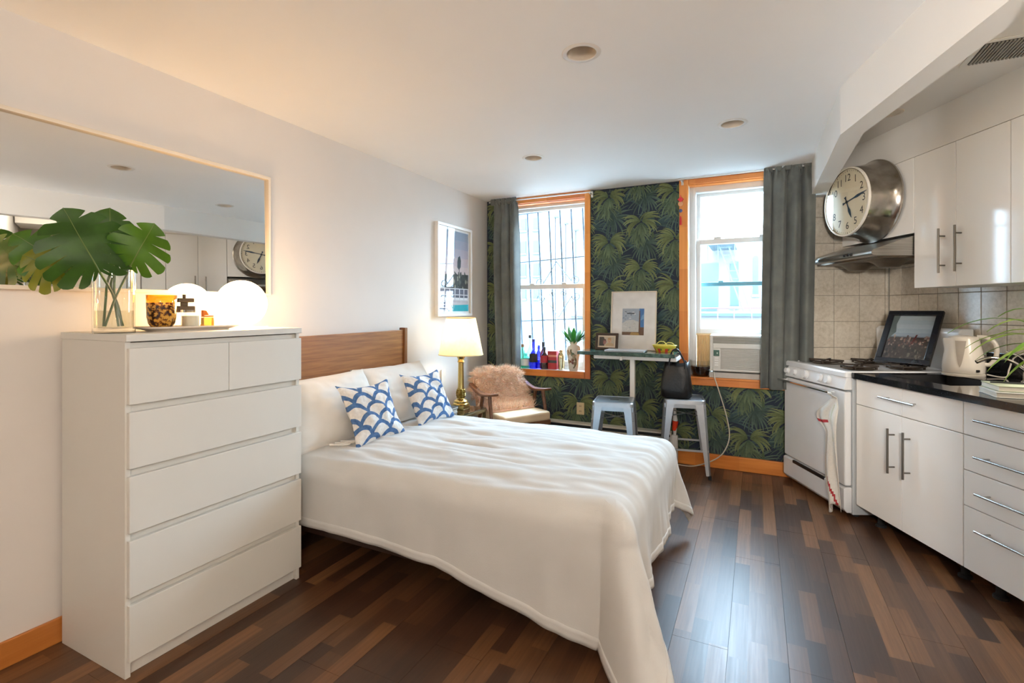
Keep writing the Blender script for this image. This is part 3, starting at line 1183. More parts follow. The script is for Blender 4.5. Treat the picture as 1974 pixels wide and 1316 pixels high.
TX, TY = -2.195, 1.315
mb.ring_loft([rrect(TX, TY, .055, .155, .03, ZD), rrect(TX, TY, .057, .157, .03, ZD + .004), rrect(TX, TY, .080, .197, .05, ZD + .014), rrect(TX, TY, .081, .199, .05, ZD + .020), rrect(TX, TY, .074, .190, .045, ZD + .0195), rrect(TX, TY, .068, .182, .045, ZD + .012)])
tag(mb.build('serving_tray', M_tray, None, True, at=(TX, TY, ZD), ang=35), 'pale oblong stone tray on the white chest', 'tray')
ZT = ZD + 0.0125
m, p = new_mat('tortoiseshell_glass')
f = noise_tex(coords(), 75, 3, 0.6)
c = ramp(f, [(0.40, rgb(40, 18, 8)), (0.48, rgb(120, 60, 16)), (0.56, rgb(236, 176, 70))])
pset(p, c, 0.12, 0, 0.6, **{'emission_strength': 0.0})
p.inputs['Transmission Weight'].default_value = 0.35
M_tort = m
t = thing('candle_glass', 'tortoiseshell glass tumbler on the stone tray', 'candle', (-2.19, 1.20, ZT))
MB().lathe([(0.02, 0.0), (0.036, 0.004), (0.046, 0.02), (0.051, 0.045), (0.053, 0.105)], -2.19, 1.20, ZT, 32, False).build('bowl', M_tort, t, smooth=True, ang=180)
m, p = new_mat('amber_glass')
pset(p, ramp(noise_tex(coords(), 20, 2), [(0, rgb(240, 176, 60)), (1, rgb(250, 206, 110))]), 0.08)
p.inputs['Transmission Weight'].default_value = 0.7
M_amber = m
MB().lathe([(0.053, 0.105), (0.054, 0.136), (0.051, 0.136), (0.050, 0.105)], -2.19, 1.20, ZT, 32, False).build('rim', glass('amber_rim', (1.0, 0.74, 0.30, 1), 0.10), t, smooth=True, ang=180)
M_wax = plain('candle_wax', (238, 226, 200), 0.6, var=0.02)
MB().lathe([(0.001, 0.0), (0.03, 0.004), (0.046, 0.04), (0.047, 0.09), (0.001, 0.09)], -2.19, 1.20, ZT + .003, 24, False).build('wax', M_wax, t, smooth=True, ang=30)

t = thing('candle_jar', 'short clear jar half full of cream wax on the stone tray', 'candle', (-2.165, 1.303, ZT))
MB().lathe([(0.036, 0.0), (0.037, 0.075), (0.034, 0.075), (0.034, 0.006)], -2.165, 1.303, ZT, 28, False).build('jar', M_clear, t, smooth=True, ang=40)
MB().lathe([(0.001, 0.0), (0.033, 0.0), (0.033, 0.045), (0.001, 0.045)], -2.165, 1.303, ZT + .005, 28, False).build('wax', M_wax, t, smooth=True, ang=40)
M_cap = plain('smoked_brown', (92, 76, 52), 0.3, var=0.1)
t = thing('perfume_bottle', 'perfume bottle with a square bow-shaped brown stopper behind the candle jar', 'bottle', (-2.238, 1.318, ZT))
MB().box(-2.262, -2.214, 1.283, 1.353, ZT, ZT + 0.062).build('body', M_clear, t, bevel=0.004)
MB().box(-2.262, -2.214, 1.283, 1.353, ZT + 0.064, ZT + 0.092).build('collar', M_cap, t, bevel=0.003)
MB().box(-2.248, -2.228, 1.306, 1.330, ZT + 0.092, ZT + 0.108).build('neck', M_cap, t, bevel=0.002)
MB().box(-2.258, -2.218, 1.284, 1.352, ZT + 0.108, ZT + 0.126).build('stopper', M_cap, t, bevel=0.004)
MB().box(-2.244, -2.232, 1.313, 1.323, ZT + 0.126, ZT + 0.142).build('finial', M_cap, t, bevel=0.002)
M_gold = plain('copper_cap', (200, 112, 46), 0.3, 0.6, var=0.05)
t = thing('scent_bottle', 'little square amber scent bottle with a copper cap on the tray', 'bottle', (-2.225, 1.41, ZT))
MB().box(-2.242, -2.208, 1.386, 1.434, ZT, ZT + 0.042).build('body', M_amber, t, bevel=0.004)
MB().box(-2.238, -2.212, 1.386, 1.434, ZT + 0.043, ZT + 0.050).build('collar', M_gold, t, bevel=0.002)
MB().prism([(-2.236, 1.388, ZT + .050), (-2.236, 1.415, ZT + .052), (-2.236, 1.402, ZT + .072), (-2.236, 1.388, ZT + .074)], (0.022, 0, 0)).build('cap', M_gold, t, bevel=0.002)
M_steel = plain('brushed_steel', (176, 174, 170), 0.28, 1.0, var=0.04, nscale=20)
mb = MB()
mb.bar((-2.128, 1.245, ZT + .004), (-2.124, 1.285, ZT + .006), 0.016, 0.004).bar((-2.124, 1.285, ZT + .006), (-2.122, 1.335, ZT + .004), 0.008, 0.004)
tag(mb.build('candle_snuffer', M_steel, None, at=(-2.126, 1.29, ZT), bevel=0.001), 'small flat steel snuffer lying in front of the candle jar', 'snuffer')

# ------------------------------------------------------------------ bed
M_walnut = wood('walnut_board', (122, 76, 36), (166, 112, 58), 'y', 0.42, 1.6)
M_walnut_z = wood('walnut_post', (88, 52, 24), (132, 84, 42), 'z', 0.4, 0.6)
M_bedwood = wood('dark_bed_wood', (34, 20, 14), (54, 34, 24), 'x', 0.45, 0.6)
M_linen = plain('white_linen', (224, 219, 211), 0.85, spec=0.15, var=0.02, nscale=9, bmp=0.10, bscale=420)
M_duvet = plain('duvet_cotton', (208, 207, 204), 0.85, spec=0.12, var=0.02, nscale=7, bmp=0.14, bscale=330)
YN, YF, XF = 1.80, 3.05, -0.42
bed = thing('bed', 'double bed with a mid-brown walnut headboard', 'bed', (-1.43, 2.42, 0))
hb = MB()
hb.prism([(-2.46, 1.74, 0.42), (-2.46, 3.045, 0.42), (-2.445, 3.045, 1.166), (-2.445, 1.74, 1.158)], (0.028, 0, 0)).build('headboard', M_walnut, bed, bevel=0.003)
MB().prism([(-2.47, 3.045, 0), (-2.47, 3.078, 0), (-2.458, 3.078, 1.182), (-2.458, 3.045, 1.182)], (0.055, 0, 0)).build('headboard_post', M_walnut_z, bed, bevel=0.004)
MB().prism([(-2.47, 1.742, 0), (-2.47, 1.775, 0), (-2.458, 1.775, 1.165), (-2.458, 1.742, 1.165)], (0.055, 0, 0)).build('headboard_post', M_walnut_z, bed, bevel=0.004)
for (y0, y1) in ((YN + .03, YN + .055), (YF - .055, YF - .03)):
    MB().box(-2.40, XF - .03, y0, y1, 0.18, 0.30).build('side_rail', M_bedwood, bed, bevel=0.003)
MB().box(XF - .055, XF - .03, YN + .055, YF - .055, 0.18, 0.30).build('foot_rail', M_bedwood, bed, bevel=0.003)
MB().box(-2.40, XF - .06, YN + .06, YF - .06, 0.22, 0.26).build('slat_base', M_bedwood, bed)
for (xx, yy) in ((XF - .08, YN + .07), (XF - .08, YF - .07), (-2.3, YN + .07), (-2.3, YF - .07)):
    MB().lathe([(0.018, 0), (0.026, 0.2)], xx, yy, 0, 12).build('leg', M_bedwood, bed, smooth=True, ang=40)
MB().box(-2.41, XF - .03, YN + .03, YF - .03, 0.30, 0.515).build('mattress', M_linen, bed, bevel=0.03, seg=3)

# duvet
ZTOP = 0.562
RAD = 0.10


def fold(e):
    q = RAD * PI / 2
    if e <= 0:
        return 0.0, 0.0
    if e < q:
        return RAD * math.sin(e / RAD), RAD * (1 - math.cos(e / RAD))
    return RAD + (e - q) * 0.05, RAD + (e - q)


def over_near(x):
    return 0.385 + 0.02 * smooth01(-1.8, -1.3, x) + 0.15 * smooth01(-1.4, -0.45, x)


def duvet_pt(u, v):
    # u along the bed (head to foot), v across (near to far)
    xe, yn, yf = XF - RAD, YN + RAD, YF - RAD
    s0 = -2.38
    s1 = xe + 0.42
    s = s0 + (s1 - s0) * u
    on, of = over_near(min(s, xe)), 0.34
    t = (yn - on) + (yf + of - (yn - on)) * v
    ex = max(0.0, s - xe)
    ey = yn - t if t < yn else (t - yf if t > yf else 0.0)
    sy = -1 if t < yn else 1
    e = math.hypot(ex, ey)
    if e > 1e-6:
        h, dz = fold(e)
        dx, dy = ex / e, sy * ey / e
    else:
        h = dz = dx = dy = 0.0
    phi = math.atan2(ey, ex) if e > 1e-6 else 0
    corner = math.sin(2 * phi) ** 2 if (ex > 0 and ey > 0) else 0.0
    hang = max(0.0, dz - RAD)
    # the loose corner falls outward, the sides hang in soft flutes
    if corner > 0:
        h += corner * (0.06 + 0.50 * hang) * (1.0 if sy < 0 else 0.35)
    arc = s if ey > ex else t
    flute = 0.0
    if e > 0.05:
        k = smooth01(0.03, 0.30, hang + 0.03)
        if ey >= ex:
            flute = k * (0.020 * mnoise.noise(Vector((s * 4.5, 1.7, 0.2))) + 0.010 * mnoise.noise(Vector((s * 13, 5.2, dz * 2))))
        else:
            flute = k * (0.034 * mnoise.noise(Vector((t * 7, 9.1, 0.5))) + 0.016 * mnoise.noise(Vector((t * 19, 2.2, dz * 2))))
        if corner > 0:
            flute += 0.018 * k * corner * math.sin(phi * 14)
    h += flute
    base_x = s if ex <= 0 else xe
    base_y = t if ey <= 0 else (yn if sy < 0 else yf)
    x = base_x + dx * h
    y = base_y + dy * h
    # puffed top with long shallow creases running down the bed
    top = 1 - smooth01(0, 0.16, dz)
    m1 = mnoise.noise(Vector((x * 2.2, y * 9.0, 0.3)))
    m2 = mnoise.noise(Vector((x * 5.0, y * 22.0, 4.3)))
    m3 = mnoise.noise(Vector((x * 9.0, y * 9.0 + x * 3, 8.1)))
    z = ZTOP - dz
    puff = 0.030 * math.sin(PI * min(1, max(0, (y - YN) / (YF - YN)))) ** 0.6 * smooth01(-2.2, -1.7, x)
    z += top * (puff + 0.016 * m1 + 0.009 * m2 + 0.004 * m3)
    for (cx0, cx1, cy, sl, dpt) in ((-1.62, -1.18, 2.36, -0.10, 0.016), (-1.55, -1.25, 2.52, -0.12, 0.007), (-1.5, -1.0, 2.18, -0.06, 0.008), (-1.75, -1.35, 2.70, -0.10, 0.006)):
        if cx0 - .1 < x < cx1 + .1:
            yy = cy + sl * (x - cx0)
            z -= top * dpt * math.exp(-((y - yy) / 0.016) ** 2) * smooth01(cx0 - .1, cx0 + .1, x) * (1 - smooth01(cx1 - .1, cx1 + .1, x))
    if dz > 0.05:
        n2 = 0.006 * mnoise.noise(Vector((x * 8, y * 8, z * 6)))
        x += dx * n2
        y += dy * n2
    return (x, y, max(z, 0.012))


mb = MB().grid(duvet_pt, 170, 150)
o = mb.build('duvet', M_duvet, None, True, solid=0.014, at=(-1.3, 2.4, 0.3), ang=180)
TW[o.name] = Matrix.Translation((-1.3, 2.4, 0.3))
for (nm, fn_, nu_, nv_) in (('hem', lambda u, v: duvet_pt(u, 0.024 * v), 170, 4), ('hem', lambda u, v: duvet_pt(1 - 0.018 * v, u), 150, 4)):
    MB().grid(fn_, nu_, nv_).build(nm, M_duvet, o, True, solid=0.0175, ang=180)
tag(o, 'rumpled white duvet spread over the bed with one corner trailing to the floor', 'duvet')


def pillow(name, label, cat, c, wdir, hdir, W, H, T, mat, group=None, seed=1, n=34, pinch=0.06, uvs=False, ears=0.0):
    """c = centre, wdir / hdir = directions of width and height; T = thickness"""
    c, wd, hd = Vector(c), Vector(wdir).normalized(), Vector(hdir)
    hd = (hd - wd * hd.dot(wd)).normalized()
    nd = wd.cross(hd)
    rg = random.Random(seed)
    ox, oy = rg.uniform(0, 9), rg.uniform(0, 9)
    vs, uv, fs = [], [], []
    for sgn in (1, -1):
        for j in range(n):
            for i in range(n):
                u, v = -1 + 2 * i / (n - 1), -1 + 2 * j / (n - 1)
                a = (1 - abs(u) ** 2.6) ** 0.55 * (1 - abs(v) ** 2.6) ** 0.55
                x = u * (W / 2) * (1 - pinch * (1 - v * v) + ears * (abs(v) ** 3))
                y = v * (H / 2) * (1 - pinch * (1 - u * u) + ears * (abs(u) ** 3))
                z = sgn * T / 2 * a
                w = (a ** .6) * (0.020 * mnoise.noise(Vector((u * 2 + ox, v * 2 + oy, sgn))) + 0.010 * mnoise.noise(Vector((u * 6 + ox, v * 5 + oy, sgn * 3))))
                z += w
                vs.append(c + wd * x + hd * y + nd * z)
                uv.append((u * 0.5 + 0.5, v * 0.5 + 0.5))
    N = n * n
    for j in range(n - 1):
        for i in range(n - 1):
            a = j * n + i
            fs.append((a, a + 1, a + n + 1, a + n))
            fs.append((N + a, N + a + n, N + a + n + 1, N + a + 1))
    # close the seam
    edge = [i for i in range(n)] + [j * n + n - 1 for j in range(1, n)] + [(n - 1) * n + i for i in range(n - 2, -1, -1)] + [j * n for j in range(n - 2, 0, -1)]
    for k_ in range(len(edge)):
        a, b_ = edge[k_], edge[(k_ + 1) % len(edge)]
        fs.append((b_, a, N + a, N + b_))
    mb = MB().add(vs, fs)
    o = mb.build(name, mat, None, True, at=c, ang=180, uv=uv if uvs else None)
    return tag(o, label, cat, group)


pil1 = pillow('pillow', 'plump white pillow against the headboard, next to the chest of drawers', 'pillow', (-2.225, 2.14, 0.745), (0.10, 1, 0.02), (-0.42, 0.15, 0.62), 0.70, 0.44, 0.20, M_linen, 'white bed pillows', 3)
pillow('pillow', 'white pillow leaning on the headboard, on the side of the brass lamp', 'pillow', (-2.235, 2.79, 0.745), (0.06, 1, 0.0), (-0.42, 0.15, 0.62), 0.70, 0.44, 0.19, M_linen, 'white bed pillows', 6)
# bow ties at the open ends of the pillowcases
mb = MB()
for k_ in range(3):
    mb.tube(catmull([(-2.07, 1.98 + .04 * k_, 0.590), (-2.02, 2.01 + .04 * k_, 0.588), (-1.995, 2.04 + .05 * k_, 0.586), (-2.01, 2.07 + .06 * k_, 0.586)], 5), 0.006, 5)
mb.build('tie', M_linen, pil1, True)


def scallop_mat():
    m, p = new_mat('scallop_print')
    x, y, _ = separate(coords('UV'))
    N, h = 2.75, 0.38
    X = x * N + 0.25
    Yv = y * 2.05
    j = (Yv / h).floor()
    fy = Yv - j * h
    par = j.mod(2.0) * 0.5
    xj = (X + par).fract() - 0.5
    xk = (X + (0.5 - par)).fract() - 0.5
    dk = (xk * xk + (fy + h) * (fy + h)).sqrt()
    dj = (xj * xj + fy * fy).sqrt()
    Rr, bnd = 0.635, 0.145
    ink = dk.lt(Rr)
    bl1 = dk.gt(Rr - bnd)
    bl0 = dj.gt(Rr - bnd)
    blue = ink * bl1 + (1 - ink) * bl0
    f = noise_tex(coords(), 60, 3)
    cb = ramp(f, [(0.3, rgb(62, 94, 138)), (0.7, rgb(88, 120, 162))])
    cw = ramp(f, [(0.3, rgb(206, 202, 196)), (0.7, rgb(226, 223, 218))])
    pset(p, mixc(blue, cw, cb), 0.85, 0, 0.15, bump(noise_tex(coords(), 380, 2), 0.12, 0.003))
    return m


M_scal = scallop_mat()
pillow('cushion', 'blue and white scallop cushion in front of the pillow next to the chest', 'cushion', (-2.00, 2.240, 0.725), (0.10, 1, 0.0), (-0.155, 0.06, 0.32), 0.375, 0.36, 0.12, M_scal, 'scallop print cushions', 11, pinch=0.13, uvs=True, ears=0.06)
pillow('cushion', 'blue and white scallop cushion nearer the brass lamp', 'cushion', (-2.00, 2.790, 0.725), (0.08, 1, 0.0), (-0.155, 0.05, 0.32), 0.375, 0.36, 0.12, M_scal, 'scallop print cushions', 12, pinch=0.13, uvs=True, ears=0.06)

# ------------------------------------------------------------------ bedside table, lamp
M_brass = plain('antique_brass', (204, 172, 104), 0.24, 1.0, var=0.06, nscale=30)
M_bronze = plain('bronze_frame', (120, 104, 70), 0.35, 0.8, var=0.05)
M_tglass = glass('table_glass', (0.86, 0.93, 0.88, 1), 0.12)
t = thing('bedside_table', 'small glass topped side table with a bronze frame by the bed', 'side table', (-2.25, 3.44, 0))
MB().box(-2.455, -2.05, 3.20, 3.675, 0.488, 0.498).build('glass_top', M_tglass, t, bevel=0.002)
for (a, b_) in (((-2.455, 3.20), (-2.05, 3.20)), ((-2.05, 3.20), (-2.05, 3.675)), ((-2.05, 3.675), (-2.455, 3.675)), ((-2.455, 3.675), (-2.455, 3.20))):
    MB().bar((a[0], a[1], 0.476), (b_[0], b_[1], 0.476), 0.022, 0.022).build('top_rail', M_bronze, t, bevel=0.002)
for xx in (-2.444, -2.061):
    for yy in (3.211, 3.664):
        MB().box(xx - .011, xx + .011, yy - .011, yy + .011, 0, 0.466).build('leg', M_bronze, t, bevel=0.002)
MB().box(-2.44, -2.065, 3.215, 3.66, 0.16, 0.17).build('lower_shelf', M_tglass, t)
for z_, mt, lab, dx in ((0.4985, 'white', 'thick white book under the black one on the glass side table', 0), (0.527, 'black', 'black book on top of a white one on the glass side table', 0.01)):
    mm = plain('book_' + mt, (225, 222, 216) if mt == 'white' else (34, 34, 36), 0.6)
    pg = plain('book_pages', (228, 222, 208), 0.8)
    b = thing('book', lab, 'book', (-2.26, 3.315, z_))
    MB().box(-2.345 + dx, -2.155 + dx, 3.215, 3.40, z_, z_ + 0.003).build('back_cover', mm, b)
    MB().box(-2.345 + dx, -2.155 + dx, 3.215, 3.40, z_ + (.024 if mt == 'white' else .016), z_ + (.027 if mt == 'white' else .019)).build('front_cover', mm, b)
    MB().box(-2.342 + dx, -2.160 + dx, 3.220, 3.397, z_ + .003, z_ + (.024 if mt == 'white' else .016)).build('page_block', pg, b)
LX, LY_ = -2.20, 3.520
lamp = thing('table_lamp', 'tall brass column lamp with a lit cream shade by the bed', 'lamp', (LX, LY_, 0.499))
Z0 = 0.499
MB().box(LX - .055, LX + .055, LY_ - .055, LY_ + .055, Z0, Z0 + .035).build('plinth', M_brass, lamp, bevel=0.004)
MB().lathe([(0.001, .035), (0.066, .035), (0.068, .045), (0.056, .052), (0.058, .066), (0.040, .078), (0.030, .084), (0.028, .09), (0.001, .09)], LX, LY_, Z0, 28).build('foot', M_brass, lamp, smooth=True, ang=30)
mb = MB()
rings = []
for i in range(12):
    f = i / 11
    rr = 0.026 + 0.012 * math.sin(PI * (0.15 + 0.75 * f)) + 0.003 * math.sin(f * 30)
    rings.append([(LX + rr * (1 + 0.10 * math.cos(8 * a)) * math.cos(a), LY_ + rr * (1 + 0.10 * math.cos(8 * a)) * math.sin(a), Z0 + .09 + .075 * f) for a in [2 * PI * j / 48 for j in range(48)]])
mb.ring_loft(rings).build('leaf_collar', plain('dark_brass', (138, 112, 52), 0.35, 1.0, var=0.15, nscale=60), lamp, smooth=True)
mb = MB()
rings = []
for f in (0, .05, .5, .95, 1):
    rr = 0.026 - 0.004 * f
    rings.append([(LX + rr * (1 - 0.05 * (0.5 + 0.5 * math.cos(14 * a))) * math.cos(a), LY_ + rr * (1 - 0.05 * (0.5 + 0.5 * math.cos(14 * a))) * math.sin(a), Z0 + .168 + .215 * f) for a in [2 * PI * j / 84 for j in range(84)]])
mb.ring_loft(rings).build('column', M_brass, lamp, smooth=True, ang=50)
MB().lathe([(0.030, .165), (0.030, .171)], LX, LY_, Z0, 24).build('collar', M_brass, lamp, smooth=True, ang=30)
MB().lathe([(0.024, .383), (0.030, .388), (0.026, .394), (0.024, .41), (0.036, .432), (0.041, .438), (0.036, .444), (0.020, .450), (0.012, .468), (0.008, .48), (0.006, .60), (0.001, .60)], LX, LY_, Z0, 28).build('capital', M_brass, lamp, smooth=True, ang=30)
m, p = new_mat('lampshade_paper')
nt = m.node_tree
df = nt.nodes.new('ShaderNodeBsdfDiffuse')
tl = nt.nodes.new('ShaderNodeBsdfTranslucent')
cc = ramp(noise_tex(coords(), 40, 3), [(0.2, rgb(240, 226, 186)), (0.8, rgb(248, 238, 206))])
nt.links.new(cc, df.inputs['Color'])
nt.links.new(cc, tl.inputs['Color'])
mx = nt.nodes.new('ShaderNodeMixShader')
mx.inputs[0].default_value = 0.6
nt.links.new(df.outputs[0], mx.inputs[1])
nt.links.new(tl.outputs[0], mx.inputs[2])
nt.links.new(mx.outputs[0], nt.nodes['Material Output'].inputs['Surface'])
nt.nodes.remove(p)
MB().lathe([(0.184, 0.948), (0.122, 1.252)], LX, LY_, 0, 48, False).build('lamp_shade', m, lamp, smooth=True, ang=180)
M_trim = plain('shade_trim', (226, 204, 150), 0.8)
MB().lathe([(0.185, 0.946), (0.1865, 0.946), (0.185, 0.953), (0.1835, 0.953)], LX, LY_, 0, 48, False).build('shade_trim', M_trim, lamp, smooth=True, ang=40)
MB().lathe([(0.122, 1.247), (0.1235, 1.247), (0.1225, 1.254), (0.121, 1.254)], LX, LY_, 0, 48, False).build('shade_trim', M_trim, lamp, smooth=True, ang=40)
MB().ball((LX, LY_, 1.10), 0.028, 0.028, 0.036, 14, 10).build('bulb', emit('lit_bulb', (255, 224, 170), 4.0), lamp, smooth=True, ang=180)
bl = bpy.data.lights.new('table_lamp_light', 'POINT')
bl.energy = 6.5
bl.color = (1.0, 0.74, 0.44)
bl.shadow_soft_size = 0.045
bo = bpy.data.objects.new('table_lamp_light', bl)
bo.location = (LX, LY_, 1.10)
col.objects.link(bo)
tag(MB().box(-2.491, -2.484, 3.655, 3.72, 0.498, 0.79).build('magazine', plain('magazine_cover', (226, 220, 210), 0.6), None, at=(-2.487, 3.69, .5)), 'thin pale magazine standing on edge against the wall behind the brass lamp', 'magazine')

# ------------------------------------------------------------------ armchair with fur throw
M_teak = wood('teak_frame', (82, 50, 30), (128, 84, 54), 'y', 0.4, 0.6)
M_hide = plain('cream_leather', (222, 196, 160), 0.5, var=0.04, bmp=0.05, bscale=90)
M_hide2 = plain('tan_leather_side', (170, 128, 94), 0.5, var=0.04)
ch = thing('armchair', 'low teak armchair with cream leather seat in the corner by the window', 'armchair', (-1.95, 4.00, 0), R(-120))
F = L(ch)
MB(F).box(-.245, .245, -.24, .23, .345, .425).build('seat_cushion', M_hide, ch, bevel=0.022, seg=3)
MB(F).box(-.25, .25, -.24, .222, .31, .348).build('seat_frame', M_teak, ch, bevel=0.004)
mb = MB(F)
mb.prism([(-.25, -.24, .40), (-.25, -.16, .41), (-.25, -.24, .70), (-.25, -.29, .695)], (.50, 0, 0)).build('backrest', M_hide2, ch, bevel=0.015, seg=2)
for sx in (-1, 1):
    pts = catmull([(sx * .285, -.27, .645), (sx * .285, -.13, .592), (sx * .285, -.02, .582), (sx * .285, .135, .600)], 5)
    rings = []
    for i, p_ in enumerate(pts):
        f = i / (len(pts) - 1)
        w = 0.022 + 0.022 * smooth01(.35, .85, f)
        h = 0.014 - 0.004 * smooth01(.3, .8, f)
        rings.append([(p_.x - w, p_.y, p_.z - h), (p_.x + w, p_.y, p_.z - h), (p_.x + w, p_.y, p_.z + h), (p_.x - w, p_.y, p_.z + h)])
    MB(F).ring_loft(rings).build('armrest', M_teak, ch, bevel=0.005)
    MB(F).tube([(sx * .285, .06, .58), (sx * .295, .17, .0)], [0.017, 0.012], 10).build('leg', M_teak, ch, smooth=True)
    MB(F).tube([(sx * .285, -.05, .575), (sx * .295, -.20, .0)], [0.017, 0.012], 10).build('leg', M_teak, ch, smooth=True)

fur = thing('sheepskin_throw', 'shaggy peach pink sheepskin throw over the back of the teak armchair', 'throw', (-1.95, 4.00, 0.42), R(-120))
F2 = Matrix.Translation((-1.95, 4.00, 0)) @ Matrix.Rotation(R(-120), 4, 'Z')


def pelt(u, v):
    # v from the seat up over the back and down behind
    prof = [(0.02, 0.432), (-0.10, 0.440), (-0.155, 0.50), (-0.20, 0.60), (-0.235, 0.695), (-0.27, 0.735), (-0.315, 0.72), (-0.325, 0.60), (-0.318, 0.50)]
    k_ = v * (len(prof) - 1)
    i = min(len(prof) - 2, int(k_))
    f = k_ - i
    y = prof[i][0] + (prof[i + 1][0] - prof[i][0]) * f
    z = prof[i][1] + (prof[i + 1][1] - prof[i][1]) * f
    hw = 0.215 + 0.035 * math.sin(PI * min(1, v * 1.3)) + 0.02 * math.sin(9 * v)
    x = (u * 2 - 1) * hw
    z += -0.02 * (abs(u * 2 - 1) ** 4) * (1 if 4 <= i <= 6 else 0)
    return (x, y, z)


M_fur = by_attr('sheepskin_hair', 0.9, 0.1)
M_pelt = plain('sheepskin_pelt', (248, 206, 184), 0.95)
MB(F2).grid(pelt, 14, 24).build('pelt', M_pelt, fur, smooth=True, solid=0.012, ang=180)
rg = random.Random(9)
mb = MB(F2)
for i in range(24000):
    u, v = rg.random(), rg.random() ** 0.9 * 0.98
    p0 = Vector(pelt(u, v))
    pu = Vector(pelt(min(1, u + .02), v)) - Vector(pelt(max(0, u - .02), v))
    pv = Vector(pelt(u, min(1, v + .02))) - Vector(pelt(u, max(0, v - .02)))
    nn = pv.cross(pu).normalized() * -1
    if nn.dot(Vector((0, 1, 0.6)) if v < .62 else Vector((0, -1, 0.4))) < 0:
        nn = -nn
    ln = rg.uniform(.05, .10)
    d0 = (nn * rg.uniform(.7, 1.0) + Vector((rg.gauss(0, .55) + (u - .5) * 1.0, rg.gauss(0, .3), rg.gauss(0, .45)))).normalized()
    cl_ = mnoise.noise_vector(p0 * 26.0)
    d0 = (d0 * .55 + nn * .35 + Vector(cl_) * .9).normalized()
    d1 = (d0 + Vector(mnoise.noise_vector(p0 * 40.0)) * 1.1 + Vector((rg.gauss(0, .15), rg.gauss(0, .15), -0.45))).normalized()
    sd = d0.cross(Vector((rg.gauss(0, 1), rg.gauss(0, 1), rg.gauss(0, 1)))).normalized() * 0.0015
    a = p0
    b_ = a + d0 * ln * .5
    c = b_ + d1 * ln * .5
    s_ = rg.uniform(.75, 1.12)
    pk = rg.random()
    base = (255, 220, 188) if pk < .6 else ((255, 236, 218) if pk < .85 else (246, 192, 160))
    cl = tuple(min(1, x * s_) for x in rgb(*base)[:3]) + (1,)
    mb.cur = cl
    mb.add([a - sd, a + sd, b_ + sd * .9, b_ - sd * .9, c], [(0, 1, 2, 3), (3, 2, 4)])
mb.cur = None
o = mb.build('fur', M_fur, fur)
o['kind'] = 'stuff'

# ------------------------------------------------------------------ framed pool photograph on the bed wall
def flat(mb, plane, pts, c, lvl):
    """polygon on a picture: plane = (origin, x axis, y axis, normal), pts in picture units"""
    O_, X_, Y_, N_ = plane
    mb.poly([O_ + X_ * a + Y_ * b + N_ * (0.0004 * lvl) for a, b in pts], rgb(*c))


M_print = by_attr('printed_paper', 0.55, 0.3)
M_pglass = glass('picture_glass', (0.99, 0.99, 0.99, 1), 0.045)
pf = thing('framed_photograph', 'tall white framed poolside photograph on the wall above the brass lamp', 'picture', (-2.48, 3.85, 1.262))
fy0, fy1, fz0, fz1 = 3.562, 4.135, 1.260, 2.082
for (a, b, c, e) in ((fy0, fy1, fz0, fz0 + .024), (fy0, fy1, fz1 - .024, fz1)):
    MB().box(-2.494, -2.456, a, b, c, e).build('frame_rail', M_white, pf, bevel=0.002)
for (a, b) in ((fy0, fy0 + .024), (fy1 - .024, fy1)):
    MB().box(-2.494, -2.456, a, b, fz0 + .024, fz1 - .024).build('frame_stile', M_white, pf, bevel=0.002)
MB().box(-2.493, -2.476, fy0 + .01, fy1 - .01, fz0 + .01, fz1 - .01).build('mount', plain('mount_board', (247, 247, 245), 0.8), pf)
pl = (Vector((-2.4755, fy0 + .045, fz0 + .045)), Vector((0, .483, 0)), Vector((0, 0, .732)), Vector((1, 0, 0)))
mb = MB()
sky = [(150, 160, 176), (164, 164, 178), (180, 170, 178), (196, 178, 178), (208, 186, 178)]
for i, c in enumerate(sky):
    flat(mb, pl, [(0, 1 - .11 * i), (1, 1 - .11 * i), (1, 1 - .11 * (i + 1)), (0, 1 - .11 * (i + 1))][::-1], c, 1)
rg = random.Random(4)
flat(mb, pl, [(0, .27), (1, .27), (1, .47), (0, .45)], (58, 60, 54), 2)
for i in range(70):
    x_, y_ = rg.random(), rg.uniform(.28, .49)
    s_ = rg.uniform(.012, .035)
    c = rg.choice([(38, 42, 36), (92, 94, 80), (150, 148, 128), (70, 76, 62), (48, 54, 48)])
    pts = [(x_ + s_ * math.cos(a) * rg.uniform(.6, 1.2), y_ + s_ * math.sin(a) * rg.uniform(.6, 1.2)) for a in [k_ * PI / 3 for k_ in range(6)]]
    if all(0 <= q[0] <= 1 for q in pts):
        flat(mb, pl, pts, c, 3 + (i % 5) * .2)
flat(mb, pl, [(.60, .55), (.66, .52), (.72, .56), (.73, .64), (.69, .70), (.63, .68), (.60, .62)], (52, 64, 66), 3)
flat(mb, pl, [(.655, .45), (.675, .45), (.675, .54), (.655, .54)], (60, 58, 54), 3)
flat(mb, pl, [(0, .17), (1, .17), (1, .27), (0, .27)], (104, 104, 116), 3)
for x_ in (.0, .15, .32, .5, .66, .82, .97):
    flat(mb, pl, [(x_, .13), (x_ + .03, .13), (x_ + .03, .28), (x_, .28)], (226, 224, 224), 5)
for y_ in (.275, .20, .13):
    flat(mb, pl, [(0, y_), (1, y_), (1, y_ + .012), (0, y_ + .012)], (226, 224, 224), 5)
flat(mb, pl, [(0, 0), (1, 0), (1, .13), (0, .13)], (206, 196, 196), 3)
flat(mb, pl, [(.28, 0), (1, 0), (1, .085), (.40, .075)], (36, 168, 180), 5)
flat(mb, pl, [(.28, 0), (.46, 0), (.52, .08), (.40, .075)], (120, 186, 194), 5.5)
